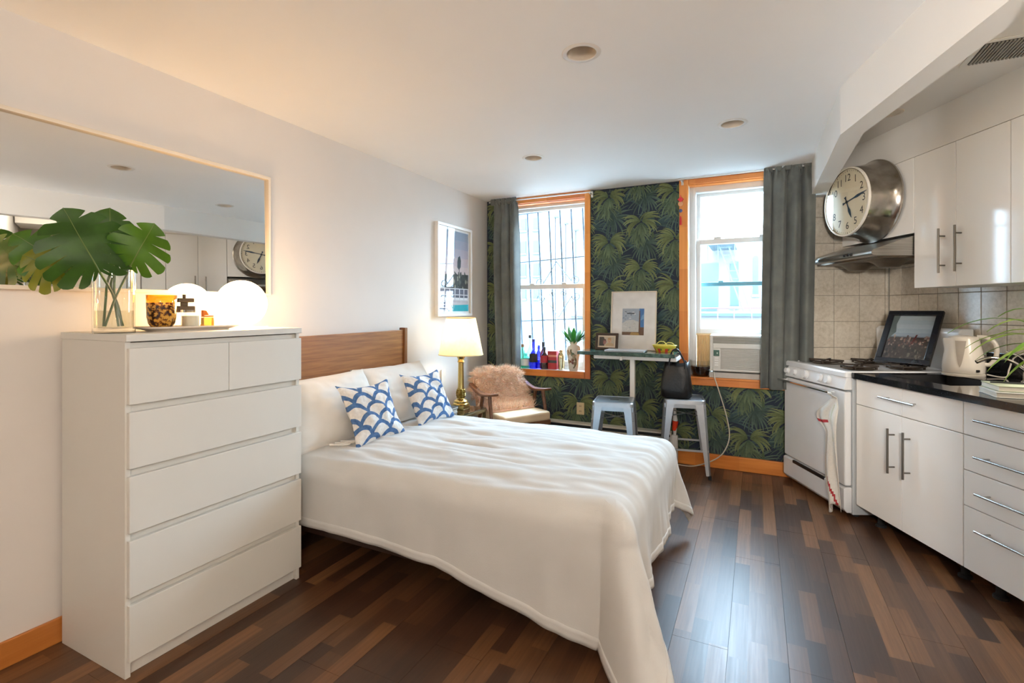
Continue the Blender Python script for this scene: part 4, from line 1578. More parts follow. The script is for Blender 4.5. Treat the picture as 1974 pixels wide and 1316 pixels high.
for y_ in (.02, .055, .09):
    flat(mb, pl, [(0, y_), (.17, y_), (.20, y_ + .018), (0, y_ + .018)], (70, 76, 100), 5)
mb.build('print', M_print, pf)
MB().box(-2.4665, -2.4650, fy0 + .02, fy1 - .02, fz0 + .02, fz1 - .02).build('glazing', M_pglass, pf)
# ------------------------------------------------------------------ curtains and rods
def cloth_mat(name, c0, c1):
    m, p = new_mat(name)
    f = noise_tex(coords(), 9, 3)
    x, y, z = separate(coords())
    weave = noise_tex(combine(x * 900, y * 900, z * 60), 1.0, 2)
    pset(p, mixc(weave * 0.3, ramp(f, [(0.3, rgb(*c0)), (0.7, rgb(*c1))]), rgb(70, 75, 74)), 0.8, 0, 0.25, bump(weave, 0.15, 0.002))
    p.inputs['Sheen Weight'].default_value = 0.15
    return m


M_curt = cloth_mat('grey_green_curtain_cloth', (94, 98, 95), (114, 117, 112))


def curtain(label, xt0, xt1, xb0, xb1, zt, zb, yc, nf, amp, seed, ret=0.0):
    rg = random.Random(seed)
    ph = [rg.uniform(0, 6) for _ in range(4)]

    def fn(u, v):
        h = 1 - v                                  # 1 at the top
        uu = u + 0.018 * math.sin(2 * PI * u * 2 + ph[0]) * (1 - h)
        x = (xt0 + (xt1 - xt0) * uu) * h + (xb0 + (xb1 - xb0) * uu) * (1 - h)
        w = math.sin(2 * PI * nf * u + ph[1] + 0.5 * math.sin(3 * v + ph[2]))
        w2 = math.sin(2 * PI * nf * 2.3 * u + ph[3])
        pin = smooth01(0.0, 0.05, v)
        head = 1 - smooth01(0.03, 0.07, v)
        y = yc + amp * (0.35 + 0.65 * smooth01(0.02, .25, v)) * (w * (0.85 + 0.15 * math.sin(5 * v)) + 0.25 * w2)
        y += head * 0.012 * math.sin(2 * PI * nf * 3 * u)
        x += 0.35 * amp * math.cos(2 * PI * nf * u + ph[1]) * (0.4 + .6 * pin)
        y += ret * 0.075 * (1 - smooth01(0, .14, u))
        z = zt + (zb - zt) * v + (0.012 * math.sin(2 * PI * nf * 1.5 * u + 1) if v < 0.02 else 0) + 0.004 * math.sin(9 * u + 2) * v
        return (x, y, z)
    t = thing('curtain', label, 'curtain', ((xt0 + xt1) / 2, yc, zb), group='window curtains')
    MB().grid(fn, 110, 60).build('drape', M_curt, t, True, solid=0.0025, ang=180)
    # gathered tabs over the rod
    mb = MB()
    for i in range(5):
        x = xt0 + (xt1 - xt0) * (i + .5) / 5
        mb2 = MB()
        mb2.grid(lambda u, v, x=x: (x + (v - .5) * 0.034 * (1 + .5 * math.sin(PI * u)), yc + 0.019 * math.cos(2 * PI * u) * 1.0, zt + 0.008 + 0.030 * math.sin(2 * PI * u)), 14, 4, True)
        mb2.build('heading_tab', M_curt, t, True, solid=0.003, ang=180)
    return t


curtain('grey-green curtain drawn aside in the corner by the iron grille window', -2.395, -2.110, -2.375, -2.085, 2.385, 0.705, 4.40, 3.2, 0.046, 2, 1.0)
curtain('grey-green curtain hanging between the air conditioner and the kitchen', 0.055, 0.385, 0.035, 0.370, 2.418, 0.700, 4.395, 3.3, 0.054, 5)
M_rod = plain('pale_metal_rod', (214, 212, 206), 0.3, 0.5, var=0.03)
for (x0, x1, z0, z1, lab) in ((-2.42, -1.345, 2.395, 2.395, 'thin pale curtain rod over the iron grille window'), (-0.60, 0.37, 2.420, 2.420, 'thin pale curtain rod over the air conditioner window')):
    t = thing('curtain_rod', lab, 'curtain rod', ((x0 + x1) / 2, 4.42, z0), group='curtain rods')
    MB().tube([(x0, 4.405, z0), (x1, 4.405, z1)], 0.006, 8).build('rod', M_rod, t, smooth=True, ang=50)
    for xx in (x0 + .03, x1 - .025):
        mb = MB().box(xx - .010, xx + .010, 4.472, 4.478, z0 - .035, z0 + .02).box(xx - .007, xx + .007, 4.40, 4.475, z0 - .014, z0 - .006)
        mb.build('bracket', M_rod, t, bevel=0.001)

# little hanging charm on the trim
M_red = plain('red_silk', (206, 40, 44), 0.6)
M_gold2 = plain('gilt_coin', (224, 160, 110), 0.4, 0.4)
M_blue2 = plain('blue_bead', (84, 96, 150), 0.4)
t = thing('hanging_charm', 'red and gold knotted charm with a tassel on the pine trim', 'charm', (-0.583, 4.46, 2.05))
MB().tube([(-.583, 4.466, 2.30), (-.583, 4.462, 2.24)], 0.0025, 6).build('cord', M_red, t, smooth=True)
MB(L(t)).lathe([(0.001, -.004), (0.020, -.004), (0.022, 0), (0.020, .004), (0.001, .004)], 0, 0, 0, 14).build('medal', M_gold2, t, smooth=True, ang=40).matrix_local = Matrix.Translation((0, 0.003, 0.175)) @ Matrix.Rotation(R(90), 4, 'X')
MB().obox((-.583, 4.462, 2.262), (.013, 0, .013), (0, .004, 0), (-.013, 0, .013)).build('knot', M_red, t, bevel=0.002)
MB().ball((-.583, 4.462, 2.165), .014, .010, .016, 10, 8).build('bead', M_blue2, t, smooth=True)
MB().tube([(-.583, 4.462, 2.205), (-.583, 4.462, 2.12)], 0.002, 5).build('cord', M_gold2, t, smooth=True)
MB().lathe([(0.004, .075), (0.008, .06), (0.010, 0)], -.583, 4.462, 2.045, 10).build('tassel', M_red, t, smooth=True, ang=40)

# ------------------------------------------------------------------ things on the first window sill
ZW = 0.7395
M_cer = by_attr('painted_porcelain', 0.25, 0.5)


def lathe_thing(parts, name, label, cat, x, y, z, group=None):
    t = thing(name, label, cat, (x, y, z), group=group)
    for (pn, prof, mt, extra) in parts:
        MB().lathe(prof, x, y, z, 24, False).build(pn, mt, t, smooth=True, ang=extra)
    return t


M_blueg = glass('cobalt_glass', (0.24, 0.24, 0.98, 1), 0.09)
M_aqua = glass('aqua_glass', (0.62, 0.90, 0.84, 1), 0.09)
M_green = glass('green_glass', (0.50, 0.86, 0.68, 1), 0.09)
M_clr = glass('bottle_glass', (0.80, 0.88, 0.88, 1), 0.12)
M_brown = plain('dark_bottle', (52, 26, 24), 0.12, spec=0.6)
M_rosel = plain('rose_bottle', (142, 74, 70), 0.2)
M_label = plain('white_label', (228, 226, 220), 0.7)
M_lblk = plain('black_label', (40, 36, 36), 0.6)
M_lred = plain('red_label', (168, 40, 48), 0.6)
M_cork = plain('cork', (150, 110, 78), 0.8)
M_bcap = plain('black_cap', (40, 42, 46), 0.4)


def bottle(label, x, y, H, r, mat, neck=0.32, cap=M_bcap, lab=None, lz=(0.15, 0.45), rn=None, caph=0.03, front=None):
    rn = rn or r * 0.36
    t = thing('bottle', label, 'bottle', (x, y, ZW), group='bottles on the window sill')
    zs = H * (1 - neck)
    MB().lathe([(0.001, 0), (r, 0.002), (r, zs * 0.86), (r * 0.85, zs * 0.95), (rn * 1.15, zs * 1.10), (rn, zs * 1.16), (rn, H - caph * .7)], x, y, ZW, 24, False).build('body', mat, t, smooth=True, ang=50)
    MB().lathe([(rn * 1.1, H - caph), (rn * 1.12, H), (0.001, H)], x, y, ZW, 16, False).build('cap', cap, t, smooth=True, ang=40)
    if lab:
        MB().lathe([(r + .0008, lz[0] * H), (r + .0008, lz[1] * H)], x, y, ZW, 24, False).build('label', lab, t, smooth=True, ang=180)
    return t


bottle('pale green corked bottle next to the curtain at the end of the sill', -2.105, 4.53, 0.235, 0.040, M_green, 0.30, M_cork)
bottle('tall clear bottle with a black cap behind the aqua bottle', -2.040, 4.565, 0.325, 0.036, M_clr, 0.42)
bottle('stout aqua bottle with a white label at the front of the sill', -2.062, 4.505, 0.150, 0.044, M_aqua, 0.22, M_clr, M_label, (0.18, 0.62), 0.020)
bottle('tall cobalt blue bottle with a black picture label', -1.978, 4.512, 0.290, 0.040, M_blueg, 0.46, plain('cobalt_cap', (70, 74, 170), 0.4), M_lblk, (0.22, 0.50))
bottle('second cobalt blue bottle standing behind the labelled one', -1.945, 4.565, 0.225, 0.032, M_blueg, 0.30, M_blueg)
bottle('rosy bottle with a tall black stopper behind the dark syrup bottle', -1.893, 4.56, 0.262, 0.036, M_rosel, 0.36, M_bcap, M_label, (0.2, 0.42), 0.013, 0.06)
bottle('dark brown bottle with a red and black label at the front', -1.862, 4.508, 0.215, 0.036, M_brown, 0.34, M_bcap, M_lred, (0.30, 0.62))
t = thing('spirits_carton', 'red and black cardboard carton beside the cocktail shaker', 'box', (-1.782, 4.545, ZW))
MB().box(-1.832, -1.738, 4.515, 4.585, ZW, ZW + .178).build('carton', plain('red_carton', (172, 46, 52), 0.55), t, bevel=0.002)
MB().box(-1.833, -1.737, 4.5142, 4.52, ZW + .062, ZW + .088).build('band', plain('carton_band', (62, 66, 66), 0.6), t)
MB().box(-1.833, -1.737, 4.5138, 4.52, ZW + .120, ZW + .140).build('band', plain('carton_gold', (220, 150, 130), 0.6), t)
M_shk = plain('mirror_steel', (212, 190, 150), 0.12, 1.0, var=0.02)
lathe_thing([('cup', [(0.001, 0), (0.028, 0.001), (0.036, .10), (0.036, .118)], M_shk, 40), ('lid', [(0.0365, .118), (0.036, .135), (0.026, .160), (0.022, .165)], M_shk, 40),
             ('cap', [(0.022, .165), (0.021, .190), (0.001, .192)], M_shk, 40)], 'cocktail_shaker', 'shiny steel cocktail shaker between the red carton and the painted vase', 'shaker', -1.693, 4.53, ZW)
# painted vase
vx, vy = -1.566, 4.515
t = thing('porcelain_vase', 'cream porcelain vase painted with a flowering branch on the window sill', 'vase', (vx, vy, ZW))
prof = catmull([(0.040, 0, 0), (0.044, 0.02, 0), (0.052, 0.10, 0), (0.063, 0.17, 0), (0.066, 0.205, 0), (0.058, 0.235, 0), (0.040, 0.252, 0), (0.037, 0.262, 0), (0.044, 0.274, 0)], 12)
mb = MB()
NA = 110
rg = random.Random(2)
spots = []
for i in range(26):
    f = i / 25
    spots.append((-1.5 + 0.9 * math.sin(5 * f) * 0.5 + 0.35, 0.03 + 0.17 * f, rg.choice([0.05, 0.07]), (96, 92, 62) if i % 3 else (120, 110, 70)))
for i in range(16):
    spots.append((-1.9 + rg.uniform(-.7, .9), rg.uniform(.06, .19), rg.uniform(.08, .14), rg.choice([(150, 132, 104), (120, 60, 52), (104, 112, 82), (170, 150, 120)])))
for i in range(len(prof) - 1):
    for j in range(NA):
        a0, a1 = -PI + 2 * PI * j / NA, -PI + 2 * PI * (j + 1) / NA
        am, zm = (a0 + a1) / 2, (prof[i].y + prof[i + 1].y) / 2
        c = (222, 214, 198)
        for (sa, sz, sr, sc_) in spots:
            if math.hypot((am - sa) * 1.0, (zm - sz) / 0.06) < sr * 2.2:
                c = sc_
        mb.cur = rgb(*c)
        r0, r1 = prof[i].x, prof[i + 1].x
        mb.add([(vx + r0 * math.cos(a0), vy + r0 * math.sin(a0), ZW + prof[i].y), (vx + r0 * math.cos(a1), vy + r0 * math.sin(a1), ZW + prof[i].y),
                (vx + r1 * math.cos(a1), vy + r1 * math.sin(a1), ZW + prof[i + 1].y), (vx + r1 * math.cos(a0), vy + r1 * math.sin(a0), ZW + prof[i + 1].y)], [(0, 1, 2, 3)])
mb.cur = None
o = mb.build('body', M_cer, t, smooth=True, ang=180)
bmx = bmesh.new()
bmx.from_mesh(o.data)
bmesh.ops.remove_doubles(bmx, verts=bmx.verts, dist=1e-5)
bmx.to_mesh(o.data)
bmx.free()
for pl_ in o.data.polygons:
    pl_.use_smooth = True
# sansevieria-like cut leaves
M_tul = leaf_mat('tulip_leaf', (22, 62, 24), (44, 98, 36), (40, 90, 24))
bq = thing('leafy_stems', 'bunch of broad pointed green leaves in the painted porcelain vase', 'plant', (vx, vy, ZW + .24))
rg = random.Random(6)
for i in range(20):
    a = 2 * PI * i / 20 * 2.4 + rg.uniform(-.2, .2)
    lean = rg.uniform(.15, .85) if i < 14 else rg.uniform(1.1, 1.5)
    ln = rg.uniform(.16, .20)
    w = rg.uniform(.020, .028) if i < 14 else .011
    pts = []
    p_ = Vector((vx + .018 * math.cos(a), vy + .018 * math.sin(a), ZW + .235))
    d_ = Vector((math.cos(a) * math.sin(lean * .5), math.sin(a) * math.sin(lean * .5), math.cos(lean * .5)))
    sd = Vector((-math.sin(a), math.cos(a), 0))
    rows = []
    n = 8
    for k_ in range(n + 1):
        f = k_ / n
        ww = w * (0.25 if f < .3 else math.sin(PI * ((f - .3) / .7 * .85 + .15)) ** .8)
        ww = max(ww, .0015) if f < 1 else .0008
        up = d_.cross(sd) * (-.3 * ww)
        rows.append([p_ - sd * ww + up, p_, p_ + sd * ww + up])
        d_ = (d_ + Vector((math.cos(a) * .10 * lean, math.sin(a) * .10 * lean, -.03 * lean))).normalized()
        p_ = p_ + d_ * ln / n
    MB().ring_loft(rows, False, False).build('leaf', M_tul, bq, smooth=True, ang=180)

# ------------------------------------------------------------------ wall table
m, p = new_mat('green_marble')
f1 = noise_tex(coords(), 9, 6, 0.7)
f2 = noise_tex(coords(), 34, 4, 0.6)
pset(p, ramp(f1 * .6 + f2 * .4, [(0.36, rgb(30, 50, 46)), (0.52, rgb(58, 84, 76)), (0.60, rgb(86, 112, 102)), (0.66, rgb(44, 66, 60))]), 0.10, 0, 0.55)
M_marb = m
tb = thing('wall_table', 'narrow green marble bar table on a white post under the wallpaper', 'table', (-0.96, 4.30, 0))
ZTB = 0.962
MB().box(-1.395, -0.582, 4.12, 4.492, ZTB - .030, ZTB).build('table_top', M_marb, tb, bevel=0.004)
MB().box(-1.26, -0.575, 4.165, 4.195, ZTB - .062, ZTB - .0305).build('front_bearer', M_white, tb, bevel=0.003)
MB().box(-0.605, -0.575, 4.195, 4.49, ZTB - .062, ZTB - .0305).build('side_bearer', M_white, tb, bevel=0.003)
MB().box(-1.26, -1.23, 4.195, 4.49, ZTB - .062, ZTB - .0305).build('side_bearer', M_white, tb, bevel=0.003)
MB().box(-0.958, -0.918, 4.20, 4.24, 0.012, ZTB - .0625).build('post', M_white, tb, bevel=0.004)
MB().box(-1.02, -0.86, 4.14, 4.30, 0, 0.012).build('foot_plate', M_white, tb, bevel=0.003)
MB().lathe([(0.001, 0), (0.012, 0.002), (0.012, .03), (0.001, .03)], -1.02, 4.15, ZTB - .069, 12).build('knob', M_white, tb, smooth=True, ang=40)

# large matted print leaning on the wall
lean = math.atan2(0.06, 0.52)
P0 = Matrix.Translation((-0.98, 4.405, ZTB + .001)) @ Matrix.Rotation(-lean, 4, 'X')
t = thing('matted_print', 'large white matted photograph in a thin frame leaning on the palm wallpaper', 'picture', (-0.98, 4.405, ZTB + .001), 0)
hw, hh = 0.20, 0.522
for (a, b, c, e) in ((-hw, hw, 0, .009), (-hw, hw, hh - .009, hh), (-hw, -hw + .009, .009, hh - .009), (hw - .009, hw, .009, hh - .009)):
    MB(P0).box(a, b, -.012, .012, c, e).build('frame_bar', M_mframe, t, bevel=0.0015)
MB(P0).box(-hw + .005, hw - .005, 0, .010, .005, hh - .005).build('mount', plain('mount_board', (247, 247, 245), 0.8), t)
pl = (P0 @ Vector((-0.098, -.0004, .132)), (P0.to_3x3() @ Vector((.192, 0, 0))), (P0.to_3x3() @ Vector((0, 0, .236))), P0.to_3x3() @ Vector((0, -1, 0)))
mb = MB()
flat(mb, pl, [(0, 0), (1, 0), (1, 1), (0, 1)], (176, 190, 206), 1)
flat(mb, pl, [(.78, .3), (1, .3), (1, 1), (.78, 1)], (70, 130, 196), 2)
flat(mb, pl, [(.84, .55), (1, .62), (1, .8), (.9, .74)], (120, 170, 216), 2.5)
flat(mb, pl, [(.0, .12), (.76, .12), (.76, .5), (.5, .58), (.2, .55), (0, .44)], (214, 216, 214), 2)
rg = random.Random(8)
for i in range(34):
    x_, y_ = rg.uniform(.03, .7), rg.uniform(.14, .9)
    s_ = rg.uniform(.02, .06)
    c = rg.choice([(190, 196, 204), (228, 228, 226), (150, 164, 184), (204, 206, 200)]) if y_ < .6 else rg.choice([(96, 110, 130), (220, 224, 228), (140, 158, 184), (190, 200, 214)])
    flat(mb, pl, [(x_ - s_, y_ - s_ * .5), (x_ + s_, y_ - s_ * .3), (x_ + s_ * .6, y_ + s_ * .5), (x_ - s_ * .5, y_ + s_ * .4)], c, 3 + .05 * i)
flat(mb, pl, [(.22, .80), (.56, .80), (.56, .84), (.22, .84)], (64, 74, 82), 5)
flat(mb, pl, [(.76, .06), (.84, .06), (.82, .92), (.78, .92)], (104, 72, 52), 5)
flat(mb, pl, [(0, 0), (1, 0), (1, .30), (.84, .30), (.78, .12), (0, .12)], (112, 82, 62), 4.5)
flat(mb, pl, [(.36, 0), (.8, 0), (.76, .10), (.42, .11)], (176, 144, 84), 5.5)
mb.build('print', M_print, t)
MB(P0).box(-hw + .009, hw - .009, -.0075, -.006, .009, hh - .009).build('glazing', M_pglass, t)

# small dark framed snapshot
P1 = Matrix.Translation((-1.195, 4.33, ZTB + .001)) @ Matrix.Rotation(R(-12), 4, 'X')
t = thing('photo_frame', 'small dark wooden photo frame on the marble table, in front of the matted print', 'picture', (-1.195, 4.33, ZTB + .001))
M_dkw = wood('dark_frame_wood', (38, 26, 20), (62, 44, 34), 'x', 0.4)
hw, hh = 0.101, 0.150
for (a, b, c, e) in ((-hw, hw, 0, .021), (-hw, hw, hh - .021, hh), (-hw, -hw + .021, .021, hh - .021), (hw - .021, hw, .021, hh - .021)):
    MB(P1).box(a, b, -.010, .010, c, e).build('frame_bar', M_dkw, t, bevel=0.0015)
MB(P1).box(-hw + .01, hw - .01, 0, .009, .01, hh - .01).build('mount', plain('cream_mount', (232, 220, 200), 0.8), t)
MB(P1).prism([(-.02, .010, .05), (.02, .010, .05), (.02, .070, 0.012), (-.02, .070, 0.012)], (0, .004, 0)).build('strut', M_dkw, t)
pl = (P1 @ Vector((-0.068, -.0004, .036)), (P1.to_3x3() @ Vector((.136, 0, 0))), (P1.to_3x3() @ Vector((0, 0, .080))), P1.to_3x3() @ Vector((0, -1, 0)))
mb = MB()


def blob(cx, cy, rx, ry, c, lvl, asp=1):
    flat(mb, pl, [(cx + rx * math.cos(k_ * PI / 8), cy + ry * math.sin(k_ * PI / 8)) for k_ in range(16)], c, lvl)


flat(mb, pl, [(0, 0), (1, 0), (1, 1), (0, 1)], (206, 196, 178), 1)
flat(mb, pl, [(0, 0), (.34, 0), (.38, .5), (.30, 1), (0, 1)], (66, 66, 64), 2)
blob(.36, .42, .10, .28, (172, 120, 116), 3)
flat(mb, pl, [(.26, .30), (.34, .78), (.44, .72), (.50, .30), (.42, .55), (.36, .62)], (92, 48, 60), 3.5)
blob(.68, .62, .13, .30, (222, 184, 152), 3)
blob(.68, .80, .12, .13, (196, 158, 116), 3.4)
flat(mb, pl, [(.44, 0), (.98, 0), (.96, .22), (.80, .34), (.58, .32), (.46, .2)], (206, 178, 140), 3.2)
for q in (.63, .73):
    blob(q, .64, .014, .03, (70, 50, 44), 4)
blob(.68, .47, .04, .025, (150, 86, 80), 4)
mb.build('print', M_print, t)
MB(P1).box(-hw + .02, hw - .02, -.006, -.0045, .02, hh - .02).build('glazing', M_pglass, t)

M_alu = plain('silver_aluminium', (206, 212, 218), 0.35, 0.6, var=0.02)
t = thing('laptop', 'closed silver laptop lying on the marble table', 'laptop', (-1.0, 4.24, ZTB + .001), R(3))
F = L(t)
MB(F).box(-.165, .165, -.10, .115, .001, .009).build('base', M_alu, t, bevel=0.003)
MB(F).box(-.165, .165, -.10, .115, .0095, .015).build('screen_lid', M_alu, t, bevel=0.003)

# yellow berry basket
M_yel = by_attr('printed_yellow_plastic', 0.4)
t = thing('berry_basket', 'yellow basket printed with red fruit at the end of the marble table', 'basket', (-0.695, 4.33, ZTB))
mb = MB()
NA = 40
for i, (r0, r1, z0, z1) in enumerate(((.064, .070, .001, .016), (.070, .080, .016, .032), (.080, .086, .032, .046), (.086, .090, .046, .058))):
    for j in range(NA):
        a0, a1 = 2 * PI * j / NA, 2 * PI * (j + 1) / NA
        c = ((206, 178, 52), (210, 190, 70), (196, 184, 66), (232, 214, 72))[i]
        if i in (0, 1) and j % 5 in (1, 2):
            c = (214, 72, 58)
        if i == 1 and j % 5 == 3:
            c = (96, 130, 60)
        mb.cur = rgb(*c)
        q = []
        for (r_, z_, a_) in ((r0, z0, a0), (r0, z0, a1), (r1, z1, a1), (r1, z1, a0)):
            q.append((-0.695 + r_ * 1.08 * math.cos(a_), 4.33 + r_ * .8 * math.sin(a_), ZTB + z_))
        mb.add(q, [(0, 1, 2, 3)])
mb.poly([(-0.695 + .064 * 1.08 * math.cos(2 * PI * j / NA), 4.33 + .064 * .8 * math.sin(2 * PI * j / NA), ZTB + .002) for j in range(NA)], rgb(206, 178, 52))
mb.build('bowl', M_yel, t)
MB().tube([(-0.695 + .098 * math.cos(2 * PI * j / 32), 4.33 + .073 * math.sin(2 * PI * j / 32), ZTB + .059) for j in range(33)], .003, 6).build('rim', plain('pale_yellow_rim', (226, 220, 130), 0.4), t, smooth=True)
for (dx, hgt) in ((-.02, .030), (.045, .022)):
    MB().tube(catmull([(-0.695 + dx - .045, 4.30, ZTB + .058), (-0.695 + dx - .02, 4.30, ZTB + .058 + hgt), (-0.695 + dx + .02, 4.30, ZTB + .058 + hgt), (-0.695 + dx + .045, 4.30, ZTB + .058)], 5), .0035, 6).build('handle', plain('pale_yellow_rim', (226, 220, 130), 0.4), t, smooth=True)

# ------------------------------------------------------------------ metal stools
M_galv = plain('galvanised_steel', (178, 184, 190), 0.30, 0.85, var=0.05, nscale=14)
M_rub = plain('black_rubber', (24, 24, 26), 0.8)


def make_stool(label, loc, rot):
    t = thing('metal_stool', label, 'stool', loc, rot, 'pressed steel bar stools')
    F = L(t)
    H = 0.607
    def rr(h, r, z):
        return rrect(0, 0, h, h, r, z)
    MB(F).ring_loft([rr(.158, .035, H - .036), rr(.156, .035, H - .006), rr(.150, .033, H), rr(.138, .030, H), rr(.134, .028, H - .004), rr(.02, .01, H - .004)]).build('seat', M_galv, t, smooth=True, ang=30)
    MB(F).box(-.034, .034, -.007, .007, H - .004, H - .0032).build('grip_slot', M_dark, t)
    for (sx, sy) in ((1, 1), (-1, 1), (-1, -1), (1, -1)):
        rings = []
        for i, f in enumerate((0, .25, .5, .75, .95)):
            z = (H - .03) * (1 - f)
            c = .157 + .034 * f
            w = .078 - .046 * f ** .8
            tk = .004
            ch = .020 * (1 - .4 * f)
            pts = [(0, -w), (0, -ch), (-ch, 0), (-w, 0), (-w, -tk), (-ch - .002, -tk), (-tk, -ch - .002), (-tk, -w)]
            rings.append([(sx * (c + a), sy * (c + b), z) for a, b in (pts if sx * sy > 0 else pts[::-1])])
        MB(F).ring_loft(rings).build('leg', M_galv, t)
        MB(F).box(min(sx * .170, sx * .194), max(sx * .170, sx * .194), min(sy * .170, sy * .194), max(sy * .170, sy * .194), 0, .032).build('foot_cap', M_rub, t, bevel=0.003)
    for (a, b) in (((-1, -1), (1, -1)), ((1, -1), (1, 1)), ((1, 1), (-1, 1)), ((-1, 1), (-1, -1))):
        c = .173
        MB(F).bar((a[0] * c, a[1] * c, .215), (b[0] * c, b[1] * c, .215), .005, .016).build('foot_rail', M_galv, t)
        c = .150
        MB(F).bar((a[0] * c, a[1] * c, H - .05), (b[0] * c, b[1] * c, H - .05), .004, .034).build('apron', M_galv, t)
    MB(F).bar((-.16, -.16, .47), (.16, .16, .47), .016, .004).build('cross_brace', M_galv, t)
    MB(F).bar((-.16, .16, .476), (.16, -.16, .476), .016, .004).build('cross_brace', M_galv, t)
    return t


st = make_stool('empty galvanised steel stool in front of the marble table post', (-1.015, 3.92, 0), R(9))
copy_tree(st, (-0.535, 4.285, 0), R(10), 'galvanised steel stool carrying a black leather bag')

# ------------------------------------------------------------------ handbag on the stool
m, p = new_mat('black_leather')
f = noise_tex(coords(), 55, 4, 0.6)
pset(p, ramp(f, [(0.3, rgb(12, 12, 14)), (0.7, rgb(20, 21, 24))]), 0.36, 0, 0.5, bump(f + noise_tex(coords(), 12, 2) * 1.5, 0.35, 0.006))
M_bag = m
ZB = 0.6075
BX, BY = -0.585, 4.215
hb = thing('leather_bag', 'black leather bucket bag standing on the steel stool', 'bag', (BX, BY, ZB))
mb = MB()
rings = []
NA = 40
for i, (z, hx, hy, dx) in enumerate(((0.0, .105, .062, 0), (.015, .118, .072, 0), (.09, .118, .075, 0), (.18, .108, .070, .004), (.25, .094, .062, .006), (.285, .090, .055, .008))):
    rg_ = []
    for j in range(NA):
        a = 2 * PI * j / NA
        ca, sa = math.cos(a), math.sin(a)
        q = (abs(ca) ** 3.2 + abs(sa) ** 3.2) ** (-1 / 3.2)
        w = 1 + 0.045 * math.sin(3 * a + z * 22) * (z > .02) + 0.03 * math.sin(7 * a - z * 30) * (z > .02)
        rg_.append((BX + dx + hx * q * ca * w, BY + hy * q * sa * w, ZB + z + (0.012 * math.cos(2 * a) if i == 5 else 0)))
    rings.append(rg_)
inner = [[(BX + (p_[0] - BX) * .95, BY + (p_[1] - BY) * .92, p_[2] - dz) for p_ in rings[-1]] for dz in (.001, .10)]
mb.ring_loft(rings + inner)
mb.build('body', M_bag, hb, smooth=True, ang=180)
for sgn, pk in ((-1, .405), (1, .36)):
    yy = BY + sgn * .045
    pts = catmull([(BX - .045, yy - .01, ZB + .24), (BX - .045, yy - .012, ZB + .29), (BX - .020, yy - .045 if sgn < 0 else yy - .01, ZB + pk - .03), (BX + .02, yy - .05 if sgn < 0 else yy - .01, ZB + pk - .008),
                   (BX + .052, yy - .03 if sgn < 0 else yy, ZB + pk - .06), (BX + .072, yy - .012, ZB + .29), (BX + .075, yy - .01, ZB + .24)], 6)
    MB().tube(pts, .0062, 8).build('handle', M_bag, hb, smooth=True)

# ------------------------------------------------------------------ air conditioner
M_ac = plain('ac_plastic', (206, 204, 198), 0.4, var=0.02)
M_acd = plain('ac_vent', (132, 128, 116), 0.5)
M_acc = plain('ac_cream_edge', (232, 202, 152), 0.45)
ac = thing('air_conditioner', 'white window air conditioner with a louvred front in the raised sash', 'air conditioner', (-0.10, 4.6, 0.752))
MB().box(-.335, .115, 4.52, 4.98, 0.80, 1.108).build('casing', M_ac, ac, bevel=0.004)
mb = MB()
mb.box(-.348, -.325, 4.452, 4.52, .812, 1.108).box(.105, .128, 4.452, 4.52, .812, 1.108)
mb.box(-.325, .105, 4.452, 4.52, 1.092, 1.108).box(-.325, .105, 4.452, 4.52, .812, .83).box(-.325, .105, 4.456, 4.52, 1.0, 1.042)
mb.build('front_frame', M_ac, ac, bevel=0.003)
MB().box(-.325, .105, 4.475, 4.48, 1.042, 1.092).build('outlet_back', M_acd, ac)
for i in range(4):
    MB().box(-.325, .105, 4.456, 4.475, 1.049 + i * .0115, 1.0525 + i * .0115).build('louvre', M_ac, ac)
for i in range(3):
    xx = -.22 + i * .14
    MB().box(xx, xx + .003, 4.458, 4.476, 1.042, 1.092).build('vane', M_acd, ac)
MB().box(-.265, .105, 4.475, 4.482, .83, 1.0).build('intake_back', M_acd, ac)
for i in range(22):
    z = .833 + i * .0076
    MB().box(-.268, .105, 4.458, 4.474, z, z + .0048).build('grille_slat', M_ac, ac)
MB().box(-.325, -.268, 4.454, 4.48, .83, 1.0).build('control_panel', M_ac, ac, bevel=0.002)
MB().box(-.321, -.276, 4.4525, 4.455, .935, .985).build('display', plain('green_display', (70, 104, 92), 0.2), ac, bevel=0.001)
MB().box(-.296, -.288, 4.4515, 4.453, .953, .966).build('display_digit', plain('lit_segment', (206, 226, 214), 0.4), ac)
for z in (.918, .900, .880, .860):
    MB().box(-.312, -.284, 4.4515, 4.455, z - .005, z + .004).build('button', M_white, ac, bevel=0.0015)
MB().box(-.355, .128, 4.47, 4.56, .754, .798).build('mounting_rail', plain('ac_rail', (190, 186, 180), 0.5), ac, bevel=0.002)
t = thing('accordion_screen', 'pleated cream filler screen between the sash frame and the air conditioner', 'screen', (-.41, 4.60, .80))
for i in range(9):
    x = -.468 + i * .0135
    MB().prism([(x, 4.60, .77), (x + .00675, 4.590, .77), (x + .0135, 4.60, .77), (x + .00675, 4.606, .77)], (0, 0, .343)).build('pleat', M_acc, t)
for z in (.765, 1.105):
    MB().box(-.47, -.348, 4.588, 4.61, z - .006, z + .006).build('rail', M_acc, t)

